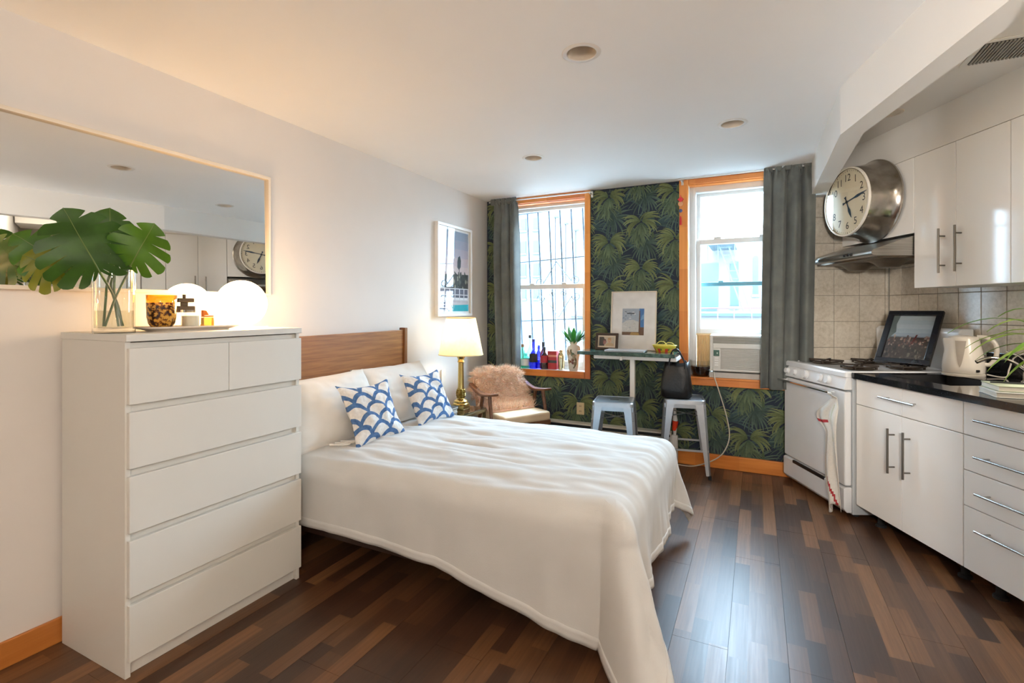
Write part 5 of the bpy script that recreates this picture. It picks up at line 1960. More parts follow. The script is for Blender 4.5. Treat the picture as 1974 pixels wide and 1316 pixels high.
t = thing('coffee_cup', 'large glass cup of black coffee on the pine sill by the air conditioner', 'cup', (-.43, 4.53, .754))
M_cof = plain('black_coffee', (34, 16, 10), 0.12)
MB().lathe([(0.001, 0), (.060, 0), (.067, .01), (.081, .060), (.089, .135), (.0865, .135), (.079, .065)], -.43, 4.53, .754, 32, False).build('bowl', M_clear, t, smooth=True, ang=40)
MB().lathe([(0.001, .003), (.058, .003), (.065, .012), (.080, .080), (.081, .086), (.001, .086)], -.43, 4.53, .754, 32, False).build('coffee', M_cof, t, smooth=True, ang=40)
M_crd = plain('cream_cable', (206, 198, 180), 0.5)
pts = catmull([(-.318, 4.463, .80), (-.312, 4.440, .76), (-.282, 4.435, .663), (-.223, 4.44, .454), (-.199, 4.44, .287), (-.235, 4.43, .164), (-.31, 4.41, .086), (-.464, 4.40, .016), (-.60, 4.40, .010)], 7)
tag(MB().tube(pts, .0048, 7).build('power_cord', M_crd, None, True, at=(-.3, 4.44, .01)), 'cream power cord looping down from the air conditioner to the floor', 'cord')

# heater, outlet, mop
M_htr = plain('heater_enamel', (222, 216, 204), 0.45)
t = thing('baseboard_heater', 'long low white baseboard heater along the papered wall', 'heater', (-1.3, 4.46, 0))
MB().prism([(-1.98, 4.492, .268), (-1.98, 4.425, .262), (-1.98, 4.425, .248), (-1.98, 4.492, .250)], (1.32, 0, 0)).build('top_cover', M_htr, t, bevel=0.002)
MB().box(-1.98, -.66, 4.44, 4.492, .045, .215).build('front_panel', M_htr, t, bevel=0.003)
MB().box(-1.98, -.66, 4.46, 4.492, .215, .25).build('air_slot', M_dark, t)
for xx in (-1.984, -.664):
    MB().box(xx, xx + .008, 4.425, 4.492, .0, .268).build('end_cap', M_htr, t, bevel=0.002)
t = thing('outlet_plate', 'cream wall outlet on the palm wallpaper near the empty stool', 'outlet', (-1.487, 4.49, .39))
MB().box(-1.524, -1.450, 4.486, 4.4945, .333, .446).build('plate', plain('outlet_cream', (226, 204, 160), 0.4), t, bevel=0.003)
for zz in (.365, .413):
    MB(L(t)).lathe([(0.001, 0), (.017, 0), (.016, .003), (.001, .003)], 0, 0, 0, 16).build('socket', plain('outlet_cream', (226, 204, 160), 0.4), t, smooth=True, ang=40).matrix_local = Matrix.Translation((0, -.003, zz - .39)) @ Matrix.Rotation(R(90), 4, 'X')
    for dx in (-.006, .006):
        MB().box(-1.487 + dx - .0015, -1.487 + dx + .0015, 4.4805, 4.4835, zz - .006, zz + .006).build('slot', M_dark, t)
t = thing('floor_duster', 'white upright floor duster with an orange red grip behind the steel stool', 'duster', (-.63, 4.445, 0))
MB().box(-.656, -.604, 4.43, 4.468, 0.0, .245).build('body', M_white, t, bevel=0.008)
MB().tube([(-.63, 4.449, .245), (-.628, 4.449, .29), (-.626, 4.449, .375), (-.628, 4.449, .44), (-.63, 4.449, .52)], [.012, .016, .022, .013, .011], 12).build('handle', M_white, t, smooth=True)
MB().tube([(-.634, 4.447, .285), (-.628, 4.447, .33), (-.624, 4.447, .368)], [.0175, .0225, .025], 12).build('grip', plain('orange_red', (232, 66, 30), 0.45), t, smooth=True)
# ------------------------------------------------------------------ kitchen (built in the frame of the kitchen wall: n, t, z)
M_gloss = plain('white_gloss_lacquer', (241, 238, 233), 0.07, spec=0.5, var=0.01, nscale=2)
M_carc = plain('white_melamine', (220, 216, 210), 0.35, var=0.015)
M_bar = plain('brushed_handle', (128, 122, 114), 0.3, 0.9, var=0.05)
M_barl = plain('bright_handle', (196, 196, 194), 0.22, 1.0, var=0.03)
m, p = new_mat('black_granite')
f = noise_tex(coords(), 260, 2, 0.7)
pset(p, ramp(f, [(0.45, rgb(16, 17, 19)), (0.62, rgb(30, 32, 36)), (0.72, rgb(84, 90, 100))]), 0.08, 0, 0.6)
M_gran = m


def kthing(name, label, cat, n, t, z, group=None):
    return thing(name, label, cat, (n, t, z), 0, group, KF)


def pull(par, a, b, off, mat, r=.006):
    """bar handle from a to b (n, t, z), standing off towards -n"""
    a, b = Vector(a), Vector(b)
    h = MB(KF).tube([a, b], r, 10).build('handle', mat, par, smooth=True, ang=50)
    d = (b - a).normalized()
    for q in (a + d * .035, b - d * .035):
        MB(KF).tube([q, q + Vector((off, 0, 0))], r * .75, 8).build('standoff', mat, h, smooth=True, ang=50)
    return h


# wall cupboards
def wall_unit(label, t0, t1, z0, z1, doors, group):
    c = kthing('wall_cupboard', label, 'cupboard', 2.68, (t0 + t1) / 2, z0, group)
    MB(KF).box(2.522, 2.855, t0 + .0015, t1 - .0015, z0, z1).build('carcass', M_carc, c, bevel=0.001)
    for (a, b, ht, hz0, hz1) in doors:
        dm = MB(KF).box(2.500, 2.519, a + .0016, b - .0016, z0 - .002, z1 - .001).build('door', M_gloss, c, bevel=0.0015)
        if ht:
            a_ = (2.462, ht, hz0)
            h = MB(KF).tube([a_, (2.462, ht, hz1)], .006, 10).build('handle', M_bar, dm, smooth=True, ang=50)
            for zz in (hz0 + .045, hz1 - .045):
                MB(KF).tube([(2.462, ht, zz), (2.500, ht, zz)], .0045, 8).build('handle', M_bar, dm, smooth=True, ang=50)
    return c


wall_unit('white gloss double wall cupboard with steel bar handles next to the range hood', 2.577, 3.198, 1.458, 2.286, [(2.895, 3.198, 2.970, 1.535, 1.797), (2.577, 2.895, 2.860, 1.537, 1.800)], None)
wall_unit('white gloss wall cupboard running out of the frame beyond the double one', 1.955, 2.576, 1.458, 2.286, [(2.265, 2.576, 2.345, 1.537, 1.80), (1.955, 2.265, 2.22, 1.537, 1.80)], None)
wall_unit('short white wall cupboard above the range hood, behind the clock', 3.200, 3.903, 1.808, 2.286, [(3.200, 3.903, None, 0, 0)], None)

# base units
def base_unit(label, t0, t1, doors, drawers):
    c = kthing('base_cupboard', label, 'cupboard', 2.45, (t0 + t1) / 2, 0)
    mb = MB(KF).box(2.132, 2.70, t0 + .001, t1 - .001, .10, .735)
    for tt in (t0 + .001, t1 - .019):
        mb.box(2.132, 2.70, tt, tt + .018, .735, .888)
    mb.box(2.132, 2.15, t0 + .019, t1 - .019, .735, .888)
    mb.build('carcass', M_carc, c)
    for tt in (t0 + .09, t1 - .09):
        for nn in (2.20, 2.62):
            MB(KF).lathe([(0.001, 0), (.030, 0), (.028, .012), (.018, .018), (.018, .085), (.032, .092), (.032, .10)], nn, tt, 0, 14, False).build('foot', M_rub, c, smooth=True, ang=35)
    for (a, b, z0, z1, ht, hz0, hz1) in doors:
        d_ = MB(KF).box(2.110, 2.129, a + .0015, b - .0015, z0, z1).build('door', M_gloss, c, bevel=0.0015)
        pull(d_, (2.072, ht, hz0), (2.072, ht, hz1), .038, M_bar)
    for (a, b, z0, z1, h) in drawers:
        d_ = MB(KF).box(2.110, 2.129, a + .0015, b - .0015, z0, z1).build('drawer', M_gloss, c, bevel=0.0015)
        if h:
            pull(d_, (2.072, h[0], h[2]), (2.072, h[1], h[2]), .038, M_barl)
    return c


base_unit('white gloss two-door base cupboard between the range and the drawers', 2.404, 3.158, [(2.785, 3.158, .098, .727, 2.840, .398, .650), (2.404, 2.785, .098, .727, 2.728, .400, .654)],
          [(2.785, 3.158, .731, .886, None), (2.404, 2.785, .731, .886, (2.655, 2.914, .815))])
base_unit('white gloss four-drawer base cupboard at the edge of the kitchen', 1.79, 2.402, [],
          [(1.79, 2.402, .731, .886, (1.93, 2.307, .813)), (1.79, 2.402, .565, .727, (1.93, 2.307, .645)), (1.79, 2.402, .396, .561, (1.93, 2.303, .478)), (1.79, 2.402, .098, .392, (1.93, 2.303, .308))])

# worktop with a sink cut-out
wt = kthing('worktop', 'polished black granite worktop', 'worktop', 2.47, 2.4, .889)
S0, S1, SN0, SN1 = 2.62, 3.075, 2.235, 2.60
T0, T1, N0, N1 = 1.76, 3.160, 2.083, 2.857
mb = MB(KF)
mb.box(N0, SN0, T0, T1, .889, .925).box(SN1, N1, T0, T1, .889, .925).box(SN0, SN1, T0, S0, .889, .925).box(SN0, SN1, S1, T1, .889, .925)
mb.build('slab', M_gran, wt)
MB(KF).box(2.838, 2.857, T0, 3.075, .9255, 1.062).build('upstand', M_gran, wt, bevel=0.002)
sk = kthing('sink', 'black sink bowl sunk in the granite worktop', 'sink', 2.42, 2.85, .74)
mb = MB(KF)
e = .004
mb.ring_loft([[(SN0 + e, S0 + e, .921), (SN1 - e, S0 + e, .921), (SN1 - e, S1 - e, .921), (SN0 + e, S1 - e, .921)],
              [(SN0 + .02, S0 + .02, .76), (SN1 - .02, S0 + .02, .76), (SN1 - .02, S1 - .02, .76), (SN0 + .02, S1 - .02, .76)]], False)
mb.poly([(SN0 + .02, S0 + .02, .76), (SN1 - .02, S0 + .02, .76), (SN1 - .02, S1 - .02, .76), (SN0 + .02, S1 - .02, .76)])
M_sink = plain('black_composite', (22, 22, 24), 0.4)
mb.build('bowl', M_sink, sk)
MB(KF).lathe([(.001, 0), (.035, 0), (.038, .003)], 2.42, 2.85, .7605, 18).build('drain', M_steel, sk, smooth=True)

M_chrome = plain('chrome', (214, 214, 212), 0.08, 1.0, var=0.02)
fc = kthing('tap', 'chrome tap behind the sink beside the kettle', 'tap', 2.73, 2.72, .925)
MB(KF).lathe([(.001, 0), (.027, 0), (.026, .008), (.019, .014), (.018, .07), (.021, .085), (.016, .10), (.001, .104)], 2.73, 2.72, .9255, 20).build('body', M_chrome, fc, smooth=True, ang=35)
MB(KF).tube(catmull([(2.72, 2.72, .99), (2.66, 2.74, 1.04), (2.58, 2.77, 1.055), (2.52, 2.79, 1.03)], 6), .0095, 10).build('spout', M_chrome, fc, smooth=True)
MB(KF).tube([(2.735, 2.72, 1.03), (2.76, 2.80, 1.065), (2.765, 2.87, 1.082)], .005, 8).build('lever', M_chrome, fc, smooth=True)

# ------------------------------------------------------------------ gas range
M_enam = plain('range_enamel', (224, 225, 226), 0.22, spec=0.5, var=0.012)
M_enams = plain('range_side', (190, 194, 196), 0.35, var=0.02)
M_char = plain('black_slot', (26, 26, 28), 0.4)
M_iron2 = plain('cast_iron', (58, 48, 40), 0.55, 0.3, var=0.2, nscale=40)
M_rust = plain('burnt_pan', (84, 66, 50), 0.45, 0.4, var=0.25, nscale=30)
A, B = 3.172, 3.902
rg_ = kthing('gas_range', 'white enamel gas range with a slanted knob panel and a towel on its door bar', 'range', 2.45, 3.54, 0)
MB(KF).box(2.098, 2.79, A, B, .025, .893).build('body', M_enams, rg_, bevel=0.003)
for nn in (2.15, 2.74):
    for tt in (A + .05, B - .05):
        MB(KF).lathe([(.018, 0), (.018, .026)], nn, tt, 0, 12).build('foot', M_rub, rg_, smooth=True, ang=40)
rounded = [rrect((2.052 + 2.79) / 2, (A + B) / 2, (2.79 - 2.052) / 2 - i_, (B - A) / 2 + .004 - i_, .02, z_) for (i_, z_) in ((0, .893), (0, .920), (.006, .929), (.03, .930), (.04, .922))]
ck = MB(KF).ring_loft(rounded).build('cooktop', M_enam, rg_, smooth=True, ang=30)
cp = MB(KF).prism([(2.062, A + .004, .892), (2.046, A + .004, .812), (2.098, A + .004, .812), (2.098, A + .004, .892)], (0, B - A - .008, 0)).build('control_panel', M_enam, rg_, bevel=0.004)
for (tt, r_) in ((3.845, .021), (3.745, .021), (3.605, .030), (3.435, .026), (3.345, .026)):
    kb = MB(KF).add([], [])
    mk = MB()
    mk.lathe([(.001, 0), (r_ + .004, 0), (r_ + .004, .004), (r_, .006), (r_ * .92, .022), (.001, .024)], 0, 0, 0, 22)
    kx = 2.0532
    o = mk.build('knob', M_enam, None, True, ang=35)
    o.parent = cp
    o.matrix_local = TW[cp.name].inverted() @ KF @ Matrix.Translation((kx, tt, .854)) @ Matrix.Rotation(R(-79), 4, 'Y')
    mk = MB().box(-.0035, .0035, -r_ * .9, r_ * .9, .022, .031)
    g_ = mk.build('knob_grip', M_enam, None, bevel=0.0015)
    g_.parent = cp
    g_.matrix_local = o.matrix_local @ Matrix.Rotation(R(20), 4, 'Z')
dr = MB(KF).box(2.052, 2.096, A + .004, B - .004, .205, .800).build('oven_door', M_enam, rg_, bevel=0.010, seg=3)
hd = MB(KF).box(1.996, 2.010, 3.235, 3.915, .777, .790).build('door_bar', M_chrome, dr, bevel=0.003)
for tt in (3.29, 3.86):
    MB(KF).box(2.010, 2.052, tt - .010, tt + .010, .779, .788).build('bar_bracket', M_enam, dr, bevel=0.002)
bd = MB(KF).prism([(2.046, A + .004, .188), (2.046, A + .004, .06), (2.066, A + .004, .036), (2.096, A + .004, .036), (2.096, A + .004, .196), (2.062, A + .004, .196)], (0, B - A - .008, 0)).build('broiler_drawer', M_enam, rg_, bevel=0.004)
MB(KF).box(2.0445, 2.062, 3.38, 3.77, .172, .194).build('drawer_grip', M_char, bd, bevel=0.003)
# backguard
MB(KF).prism([(2.790, A - .005, .60), (2.762, A - .005, .93), (2.757, A - .005, 1.05), (2.752, A - .005, 1.175), (2.775, A - .005, 1.197), (2.848, A - .005, 1.197), (2.848, A - .005, .60)], (0, B - A - .0, 0)).build('backguard', M_enam, rg_, bevel=0.008, seg=2)
for tt in (3.36, 3.71):
    for nn in (2.26, 2.57):
        bn = MB(KF).lathe([(.001, 0), (.085, 0), (.092, .004), (.070, .001), (.045, .006), (.001, .006)], nn, tt, .9235, 24).build('burner', M_rust, rg_, smooth=True, ang=30)
        MB(KF).lathe([(.001, .006), (.034, .006), (.036, .014), (.030, .018), (.001, .018)], nn, tt, .9235, 20).build('burner_cap', M_iron2, bn, smooth=True, ang=30)
        gr = MB(KF)
        gr.tube([(nn + .098 * math.cos(2 * PI * j / 24), tt + .098 * math.sin(2 * PI * j / 24), .944) for j in range(25)], .0055, 6)
        for k_ in range(4):
            a = PI / 4 + k_ * PI / 2
            gr.bar((nn + .03 * math.cos(a), tt + .03 * math.sin(a), .950), (nn + .112 * math.cos(a), tt + .112 * math.sin(a), .950), .010, .012)
            gr.bar((nn + .098 * math.cos(a), tt + .098 * math.sin(a), .927), (nn + .098 * math.cos(a), tt + .098 * math.sin(a), .950), .010, .010)
        gr.build('grate', M_iron2, rg_)

# dish towel
m = by_attr('striped_towel', 0.9, 0.1, bmp=0.15, bscale=300)
tw = MB(KF)
NU, NV = 26, 46


def towel_pt(u, v):
    # v from the bar down; pinched at the top
    zt, zb_ = .792, .045 + .05 * (1 - u) * 0 + .04 * math.sin(u * 5)
    z = zt + (zb_ - zt) * v
    lft = 3.245 + .185 * smooth01(.02, .24, v) - .10 * smooth01(.25, .36, v) + .02 * smooth01(.5, .8, v) - .08 * smooth01(.55, 1, v)
    rgt = 3.205 - .035 * smooth01(.02, .15, v) - .006 * smooth01(.4, 1, v)
    t_ = rgt + (lft - rgt) * u
    n_ = 2.020 - .012 * math.sin(u * 11 + v * 3) * smooth01(.03, .3, v) - .016 * math.sin(u * 5.2 - v * 2 + 1) * smooth01(.05, .4, v) - .012 * smooth01(.0, .2, v)
    if v < .04:
        n_ = 2.0 - .014
    return (n_, t_, z)


vs = [towel_pt(i / (NU - 1), j / (NV - 1)) for j in range(NV) for i in range(NU)]
tw.add(vs, [])
for j in range(NV - 1):
    for i in range(NU - 1):
        u, v = (i + .5) / (NU - 1), (j + .5) / (NV - 1)
        c = (226, 220, 210)
        if .27 < v < .295 and u > .45 or (abs(u - (.86 - (v - .5) * 1.25)) < .035 and v > .52):
            c = (176, 60, 64)
        if .10 < v < .45 and .18 < u < .34:
            c = (206, 200, 172)
        tw.f.append([j * NU + i, j * NU + i + 1, (j + 1) * NU + i + 1, (j + 1) * NU + i])
        tw.c.append(rgb(*c))
o = tw.build('dish_towel', m, None, True, solid=0.003, at=kp(3.25, 2.0, .05), ang=180)
tag(o, 'white dish towel with red stripes hanging from the range door bar', 'towel')

# ------------------------------------------------------------------ range hood
m, p = new_mat('hood_steel')
x, y, z = separate(coords())
f = noise_tex(combine(x * 3, y * 3, z * 160), 1.0, 2)
pset(p, ramp(f, [(0.3, rgb(150, 146, 138)), (0.7, rgb(196, 192, 186))]), 0.34, 1.0, None, bump(f, .03, .001))
M_hood = m
hdm = kthing('range_hood', 'brushed steel slim range hood with a rounded lip over the gas range', 'range hood', 2.5, 3.55, 1.63)
HA, HB = 3.203, 3.900
prof = [(2.855, 1.668), (2.262, 1.664), (2.246, 1.668), (2.236, 1.678), (2.236, 1.690), (2.246, 1.703), (2.30, 1.722), (2.40, 1.756), (2.50, 1.789), (2.54, 1.795), (2.855, 1.797)]
rings = []
for (tt, ins) in ((HA, .0), (HA + .1, .0), (HA + .5, .0), (HA + .60, -.006), (HB, -.045)):
    rings.append([(n_ - (ins if n_ < 2.3 else 0), tt, z_) for n_, z_ in prof])
MB(KF).ring_loft(rings).build('canopy', M_hood, hdm, smooth=True, ang=22)
for i in range(3):
    tt = 3.395 + i * .034
    MB(KF).obox((2.2345, tt, 1.690), (.004, 0, .002), (0, .011, 0), (-.002, 0, .008)).build('button', M_char, hdm, bevel=0.001)
M_under = plain('hood_underside', (96, 82, 66), 0.4, 0.5, var=0.15, nscale=25)
MB(KF).box(2.29, 2.84, HA + .02, HB - .03, 1.652, 1.668).build('underside_pan', M_under, hdm, bevel=0.003)
for tt in (3.37, 3.68):
    MB(KF).lathe([(.001, -.050), (.050, -.050), (.060, -.046), (.085, -.022), (.13, .0), (.001, .0)], 2.47, tt, 1.652, 24).build('fan_guard', M_under, hdm, smooth=True, ang=25)
MB(KF).lathe([(.001, -.045), (.048, -.045), (.05, 0), (.001, 0)], 2.66, 3.30, 1.652, 20).build('lamp_cup', M_under, hdm, smooth=True, ang=30)
MB(KF).box(2.80, 2.845, HA + .002, HA + .05, 1.725, 1.745).build('side_catch', M_char, hdm, bevel=0.001)

# ------------------------------------------------------------------ big steel wall clock standing on the hood
m, p = new_mat('polished_clock_steel')
f = noise_tex(coords(), 18, 4)
pset(p, ramp(f, [(0.3, rgb(156, 150, 142)), (0.7, rgb(186, 180, 172))]), f * 0.12 + 0.12, 1.0)
M_clk = m
CT, CZ = 3.545, 2.077
ck = kthing('wall_clock', 'big round steel clock with a deep conical rim standing on the range hood', 'clock', 2.45, CT, CZ - .29)
# lathe axis along -n
CF = KF @ Matrix.Translation((2.488, CT, CZ)) @ Matrix.Rotation(R(-90), 4, 'Y')      # local z -> -n, local x -> +z, local y -> t
MB(CF).lathe([(.001, 0), (.282, 0), (.288, .004), (.288, .014), (.280, .020), (.262, .060), (.248, .120), (.243, .176), (.241, .182)], 0, 0, 0, 72, False).build('case', M_clk, ck, smooth=True, ang=30)
MB(CF).lathe([(.241, .182), (.243, .188), (.240, .196), (.232, .197), (.229, .190)], 0, 0, 0, 72, False).build('bezel', plain('bezel_white', (232, 226, 214), 0.3), ck, smooth=True, ang=40)
M_dial = plain('cream_dial', (232, 222, 196), 0.5, var=0.02)
MB(CF).lathe([(.0005, .180), (.231, .180)], 0, 0, 0, 64, False).build('dial', M_dial, ck)
M_ink = plain('dial_black', (34, 32, 32), 0.5)
# seen from the room: right = -t, up = +z
for hh_ in range(1, 13):
    vs, fs = text_faces(str(hh_), .072)
    a = 2 * PI * hh_ / 12
    cxn, czn = .168 * math.sin(a), .168 * math.cos(a)
    MB(CF).add([(v.y + czn, -(v.x + cxn), .1812) for v in vs], fs).build('numeral', M_ink, ck)
mb = MB(CF)
for i in range(60):
    a = 2 * PI * i / 60
    l_ = .013 if i % 5 == 0 else .008
    d_ = Vector((math.cos(a), -math.sin(a), 0))
    s_ = Vector((math.sin(a), math.cos(a), 0)) * (.0022 if i % 5 == 0 else .0011)
    q0, q1 = d_ * .212, d_ * (.212 + l_)
    mb.poly([q0 - s_ + Vector((0, 0, .1811)), q0 + s_ + Vector((0, 0, .1811)), q1 + s_ + Vector((0, 0, .1811)), q1 - s_ + Vector((0, 0, .1811))])
mb.build('minute_track', M_ink, ck)


def hand(ang, ln, tail, w, zz, name):
    d_ = Vector((math.cos(ang), -math.sin(ang), 0))
    s_ = Vector((math.sin(ang), math.cos(ang), 0))
    up = Vector((0, 0, zz))
    pts = [-d_ * tail - s_ * w * .9, -d_ * tail + s_ * w * .9, -d_ * .02 + s_ * w * .35, d_ * ln * .35 + s_ * w * .45, d_ * ln * .55 + s_ * w, d_ * ln * .8 + s_ * w * .6, d_ * ln + s_ * .001,
           d_ * ln - s_ * .001, d_ * ln * .8 - s_ * w * .6, d_ * ln * .55 - s_ * w, d_ * ln * .35 - s_ * w * .45, -d_ * .02 - s_ * w * .35]
    MB(CF).prism([q + up for q in pts], (0, 0, .0015)).build(name, plain('blued_hand', (36, 62, 84), 0.35), ck)


hand(2 * PI * (13.2 / 60), .205, .045, .010, .184, 'minute_hand')
hand(2 * PI * (5.22 / 12), .128, .040, .012, .1865, 'hour_hand')
MB(CF).lathe([(.001, .183), (.010, .183), (.009, .190), (.001, .191)], 0, 0, 0, 18, False).build('hub', M_ink, ck, smooth=True, ang=40)
MB(CF).lathe([(.0005, .1925), (.230, .1915)], 0, 0, 0, 64, False).build('crystal', glass('clock_crystal', (.98, .98, .97, 1), 0.09), ck)

# ------------------------------------------------------------------ framed print leaning on the range
wl = Vector((2.540, 3.585, 0))
wr = Vector((2.688, 3.330, 0))
mid = (wl + wr) / 2
xd = (wr - wl).normalized()
nrm = Vector((xd.y, -xd.x, 0))
if nrm.x > 0:
    nrm = -nrm
lean = R(32)
upv = Vector((-nrm.x * math.sin(lean), -nrm.y * math.sin(lean), math.cos(lean)))
nv = xd.cross(upv)
if nv.dot(nrm) < 0:
    nv = -nv
FB = KF @ Matrix(((xd.x, upv.x, nv.x, mid.x - .065), (xd.y, upv.y, nv.y, mid.y - .085), (xd.z, upv.z, nv.z, .957), (0, 0, 0, 1)))
fp = thing('framed_print', 'black framed city skyline print leaning on the back of the range', 'picture', FB.to_translation(), 0)
M_blk = plain('black_frame', (30, 32, 38), 0.25, var=0.08)
hw, hh, fwid = .158, .412, .036
for (a, b, c, e) in ((-hw, hw, 0, fwid), (-hw, hw, hh - fwid, hh), (-hw, -hw + fwid, fwid, hh - fwid), (hw - fwid, hw, fwid, hh - fwid)):
    MB(FB).box(a, b, c, e, -.012, .012).build('frame_bar', M_blk, fp, bevel=0.003)
MB(FB).box(-hw + .01, hw - .01, .01, hh - .01, -.010, -.002).build('backing', M_blk, fp)
FB3 = FB.to_3x3()
pl = (FB @ Vector((-hw + fwid, fwid, -.0016)), FB3 @ Vector((2 * (hw - fwid), 0, 0)), FB3 @ Vector((0, hh - 2 * fwid, 0)), FB3 @ Vector((0, 0, 1)))
mb = MB()
for i, c in enumerate(((150, 166, 178), (166, 180, 190), (178, 190, 198), (170, 184, 192), (176, 186, 190))):
    flat(mb, pl, [(0, .5 + .1 * i), (1, .5 + .1 * i), (1, .6 + .1 * i), (0, .6 + .1 * i)], c, 1)
flat(mb, pl, [(0, 0), (1, 0), (1, .52), (0, .52)], (70, 62, 58), 1)
flat(mb, pl, [(0, .42), (.0, 1), (.16, 1), (.12, .8), (.16, .62), (.05, .5)][::-1], (100, 112, 112), 2)
rg = random.Random(12)
for i in range(150):
    x_ = rg.random() * .95
    y_ = rg.uniform(.0, .50)
    w_, h_ = rg.uniform(.02, .06), rg.uniform(.02, .07)
    lo = y_ / .5
    c = rg.choice([(150, 130, 120), (176, 156, 140), (120, 84, 76), (90, 80, 76), (140, 104, 92)]) if lo > .55 else rg.choice([(52, 50, 48), (70, 64, 58), (92, 80, 70), (120, 110, 98), (44, 44, 46)])
    flat(mb, pl, [(x_, y_), (min(1, x_ + w_), y_), (min(1, x_ + w_), y_ + h_), (x_, y_ + h_)], c, 3 + .02 * i)
flat(mb, pl, [(.58, .34), (.63, .34), (.70, .56), (.66, .56)], (96, 40, 40), 7)
mb.build('print', M_print, fp)
MB(FB).box(-hw + fwid - .002, hw - fwid + .002, fwid - .002, hh - fwid + .002, .004, .006).build('glazing', M_pglass, fp)

# ------------------------------------------------------------------ kettle
M_kp = plain('kettle_plastic', (222, 214, 202), 0.28, var=0.02)
M_kg = plain('kettle_window', (170, 160, 148), 0.15)
KT, KN_, KZ = 3.03, 2.66, .9255
kt = kthing('kettle', 'cream plastic electric kettle on the granite worktop by the range', 'kettle', KN_, KT, KZ)
mb = MB(KF).lathe([(.001, 0), (.098, 0), (.100, .012), (.094, .016), (.001, .016)], KN_, KT, KZ, 32, False).build('base', M_kp, kt, smooth=True, ang=35)
prof = catmull([(.096, .018, 0), (.098, .05, 0), (.094, .10, 0), (.084, .16, 0), (.074, .205, 0), (.070, .222, 0)], 4)
rings = []
for q in prof:
    ring = []
    for j in range(40):
        a = 2 * PI * j / 40
        sp = math.exp(-((a - PI * 1.5 + .0) / .35) ** 2) * 0 + math.exp(-((abs(((a - 2.5) + PI) % (2 * PI) - PI)) / .3) ** 2) * .022 * smooth01(.14, .22, q.y)
        ring.append((KN_ + (q.x + sp) * math.cos(a), KT + (q.x + sp) * math.sin(a), KZ + q.y))
    rings.append(ring)
MB(KF).ring_loft(rings).build('body', M_kp, kt, smooth=True, ang=60)
MB(KF).lathe([(.070, .222), (.066, .232), (.03, .240), (.001, .241)], KN_, KT, KZ, 32, False).build('lid', M_kp, kt, smooth=True, ang=60)
# water gauge: tall pointed window facing the room
for (pn, mt, w_, zt_, zb_, off) in (('gauge_surround', M_kp, .030, .215, .045, .0015), ('water_gauge', M_kg, .024, .210, .055, .0025)):
    rows = []
    for i in range(9):
        f = i / 8
        z_ = zb_ + (zt_ - zb_) * f
        r_ = next(q0.x + (q1.x - q0.x) * (z_ - q0.y) / (q1.y - q0.y) for q0, q1 in zip(prof, prof[1:]) if q0.y <= z_ <= q1.y + 1e-6)
        ww = w_ * (f ** .6) + .001
        row = []
        for s_ in (-1, -.5, 0, .5, 1):
            a = PI * 1.22 + s_ * ww / r_
            row.append((KN_ + (r_ + off) * math.cos(a), KT + (r_ + off) * math.sin(a), KZ + z_))
        rows.append(row)
    MB(KF).ring_loft(rows, False, False).build(pn, mt, kt, smooth=True, ang=180)
ha = -.75
hp = [(.060, .232), (.105, .228), (.140, .190), (.142, .120), (.118, .075), (.092, .072)]
MB(KF).tube(catmull([(KN_ + r_ * math.cos(ha), KT + r_ * math.sin(ha), KZ + z_) for r_, z_ in hp], 6), .0125, 10).build('handle', M_kp, kt, smooth=True)
MB(KF).box(KN_ - .012, KN_ + .006, KT - .104, KT - .094, KZ + .03, KZ + .044).build('switch', M_char, kt, bevel=0.002)
MB(KF).tube(catmull([(KN_ + .085, KT - .06, KZ + .012), (KN_ + .125, KT - .13, KZ + .006), (KN_ + .155, KT - .12, KZ + .05), (KN_ + .165, KT - .14, KZ + .12), (KN_ + .172, KT - .20, KZ + .15)], 7), .004, 7).build('flex', M_kp, kt, smooth=True)

# notebooks and pen
M_nb = plain('sage_cover', (176, 182, 156), 0.6)
M_nb2 = plain('white_cover', (222, 224, 218), 0.6)
NF = KF @ Matrix.Translation((2.290, 2.296, .9255)) @ Matrix.Rotation(R(-24.7), 4, 'Z')
for (nm, lab, z_, mt, dx) in (('notebook', 'thick white notebook under the sage one on the granite worktop', 0, M_nb2, 0), ('notebook', 'sage green notebook with a pen on it, on top of the white one', .0265, M_nb, .012)):
    W_ = NF @ Matrix.Translation((dx, dx, z_))
    b = thing(nm, lab, 'notebook', W_.to_translation(), W_.to_euler().z)
    F = L(b)
    MB(F).box(-.13, .13, -.095, .095, 0, .003).build('back_cover', mt, b, bevel=0.001)
    MB(F).box(-.127, .127, -.093, .094, .003, .021).build('page_block', pg, b)
    MB(F).box(-.13, .13, -.095, .095, .021, .025).build('front_cover', mt, b, bevel=0.001)
pf_ = NF @ Matrix.Translation((.0, 0, .0555))
tag(MB(pf_).tube([(-.115, .01, .002), (-.02, .012, .002), (.05, .013, .002)], [.0035, .0045, .004], 8).build('pen', M_char, None, True, at=pf_.to_translation()), 'slim black pen lying on the sage notebook', 'pen')

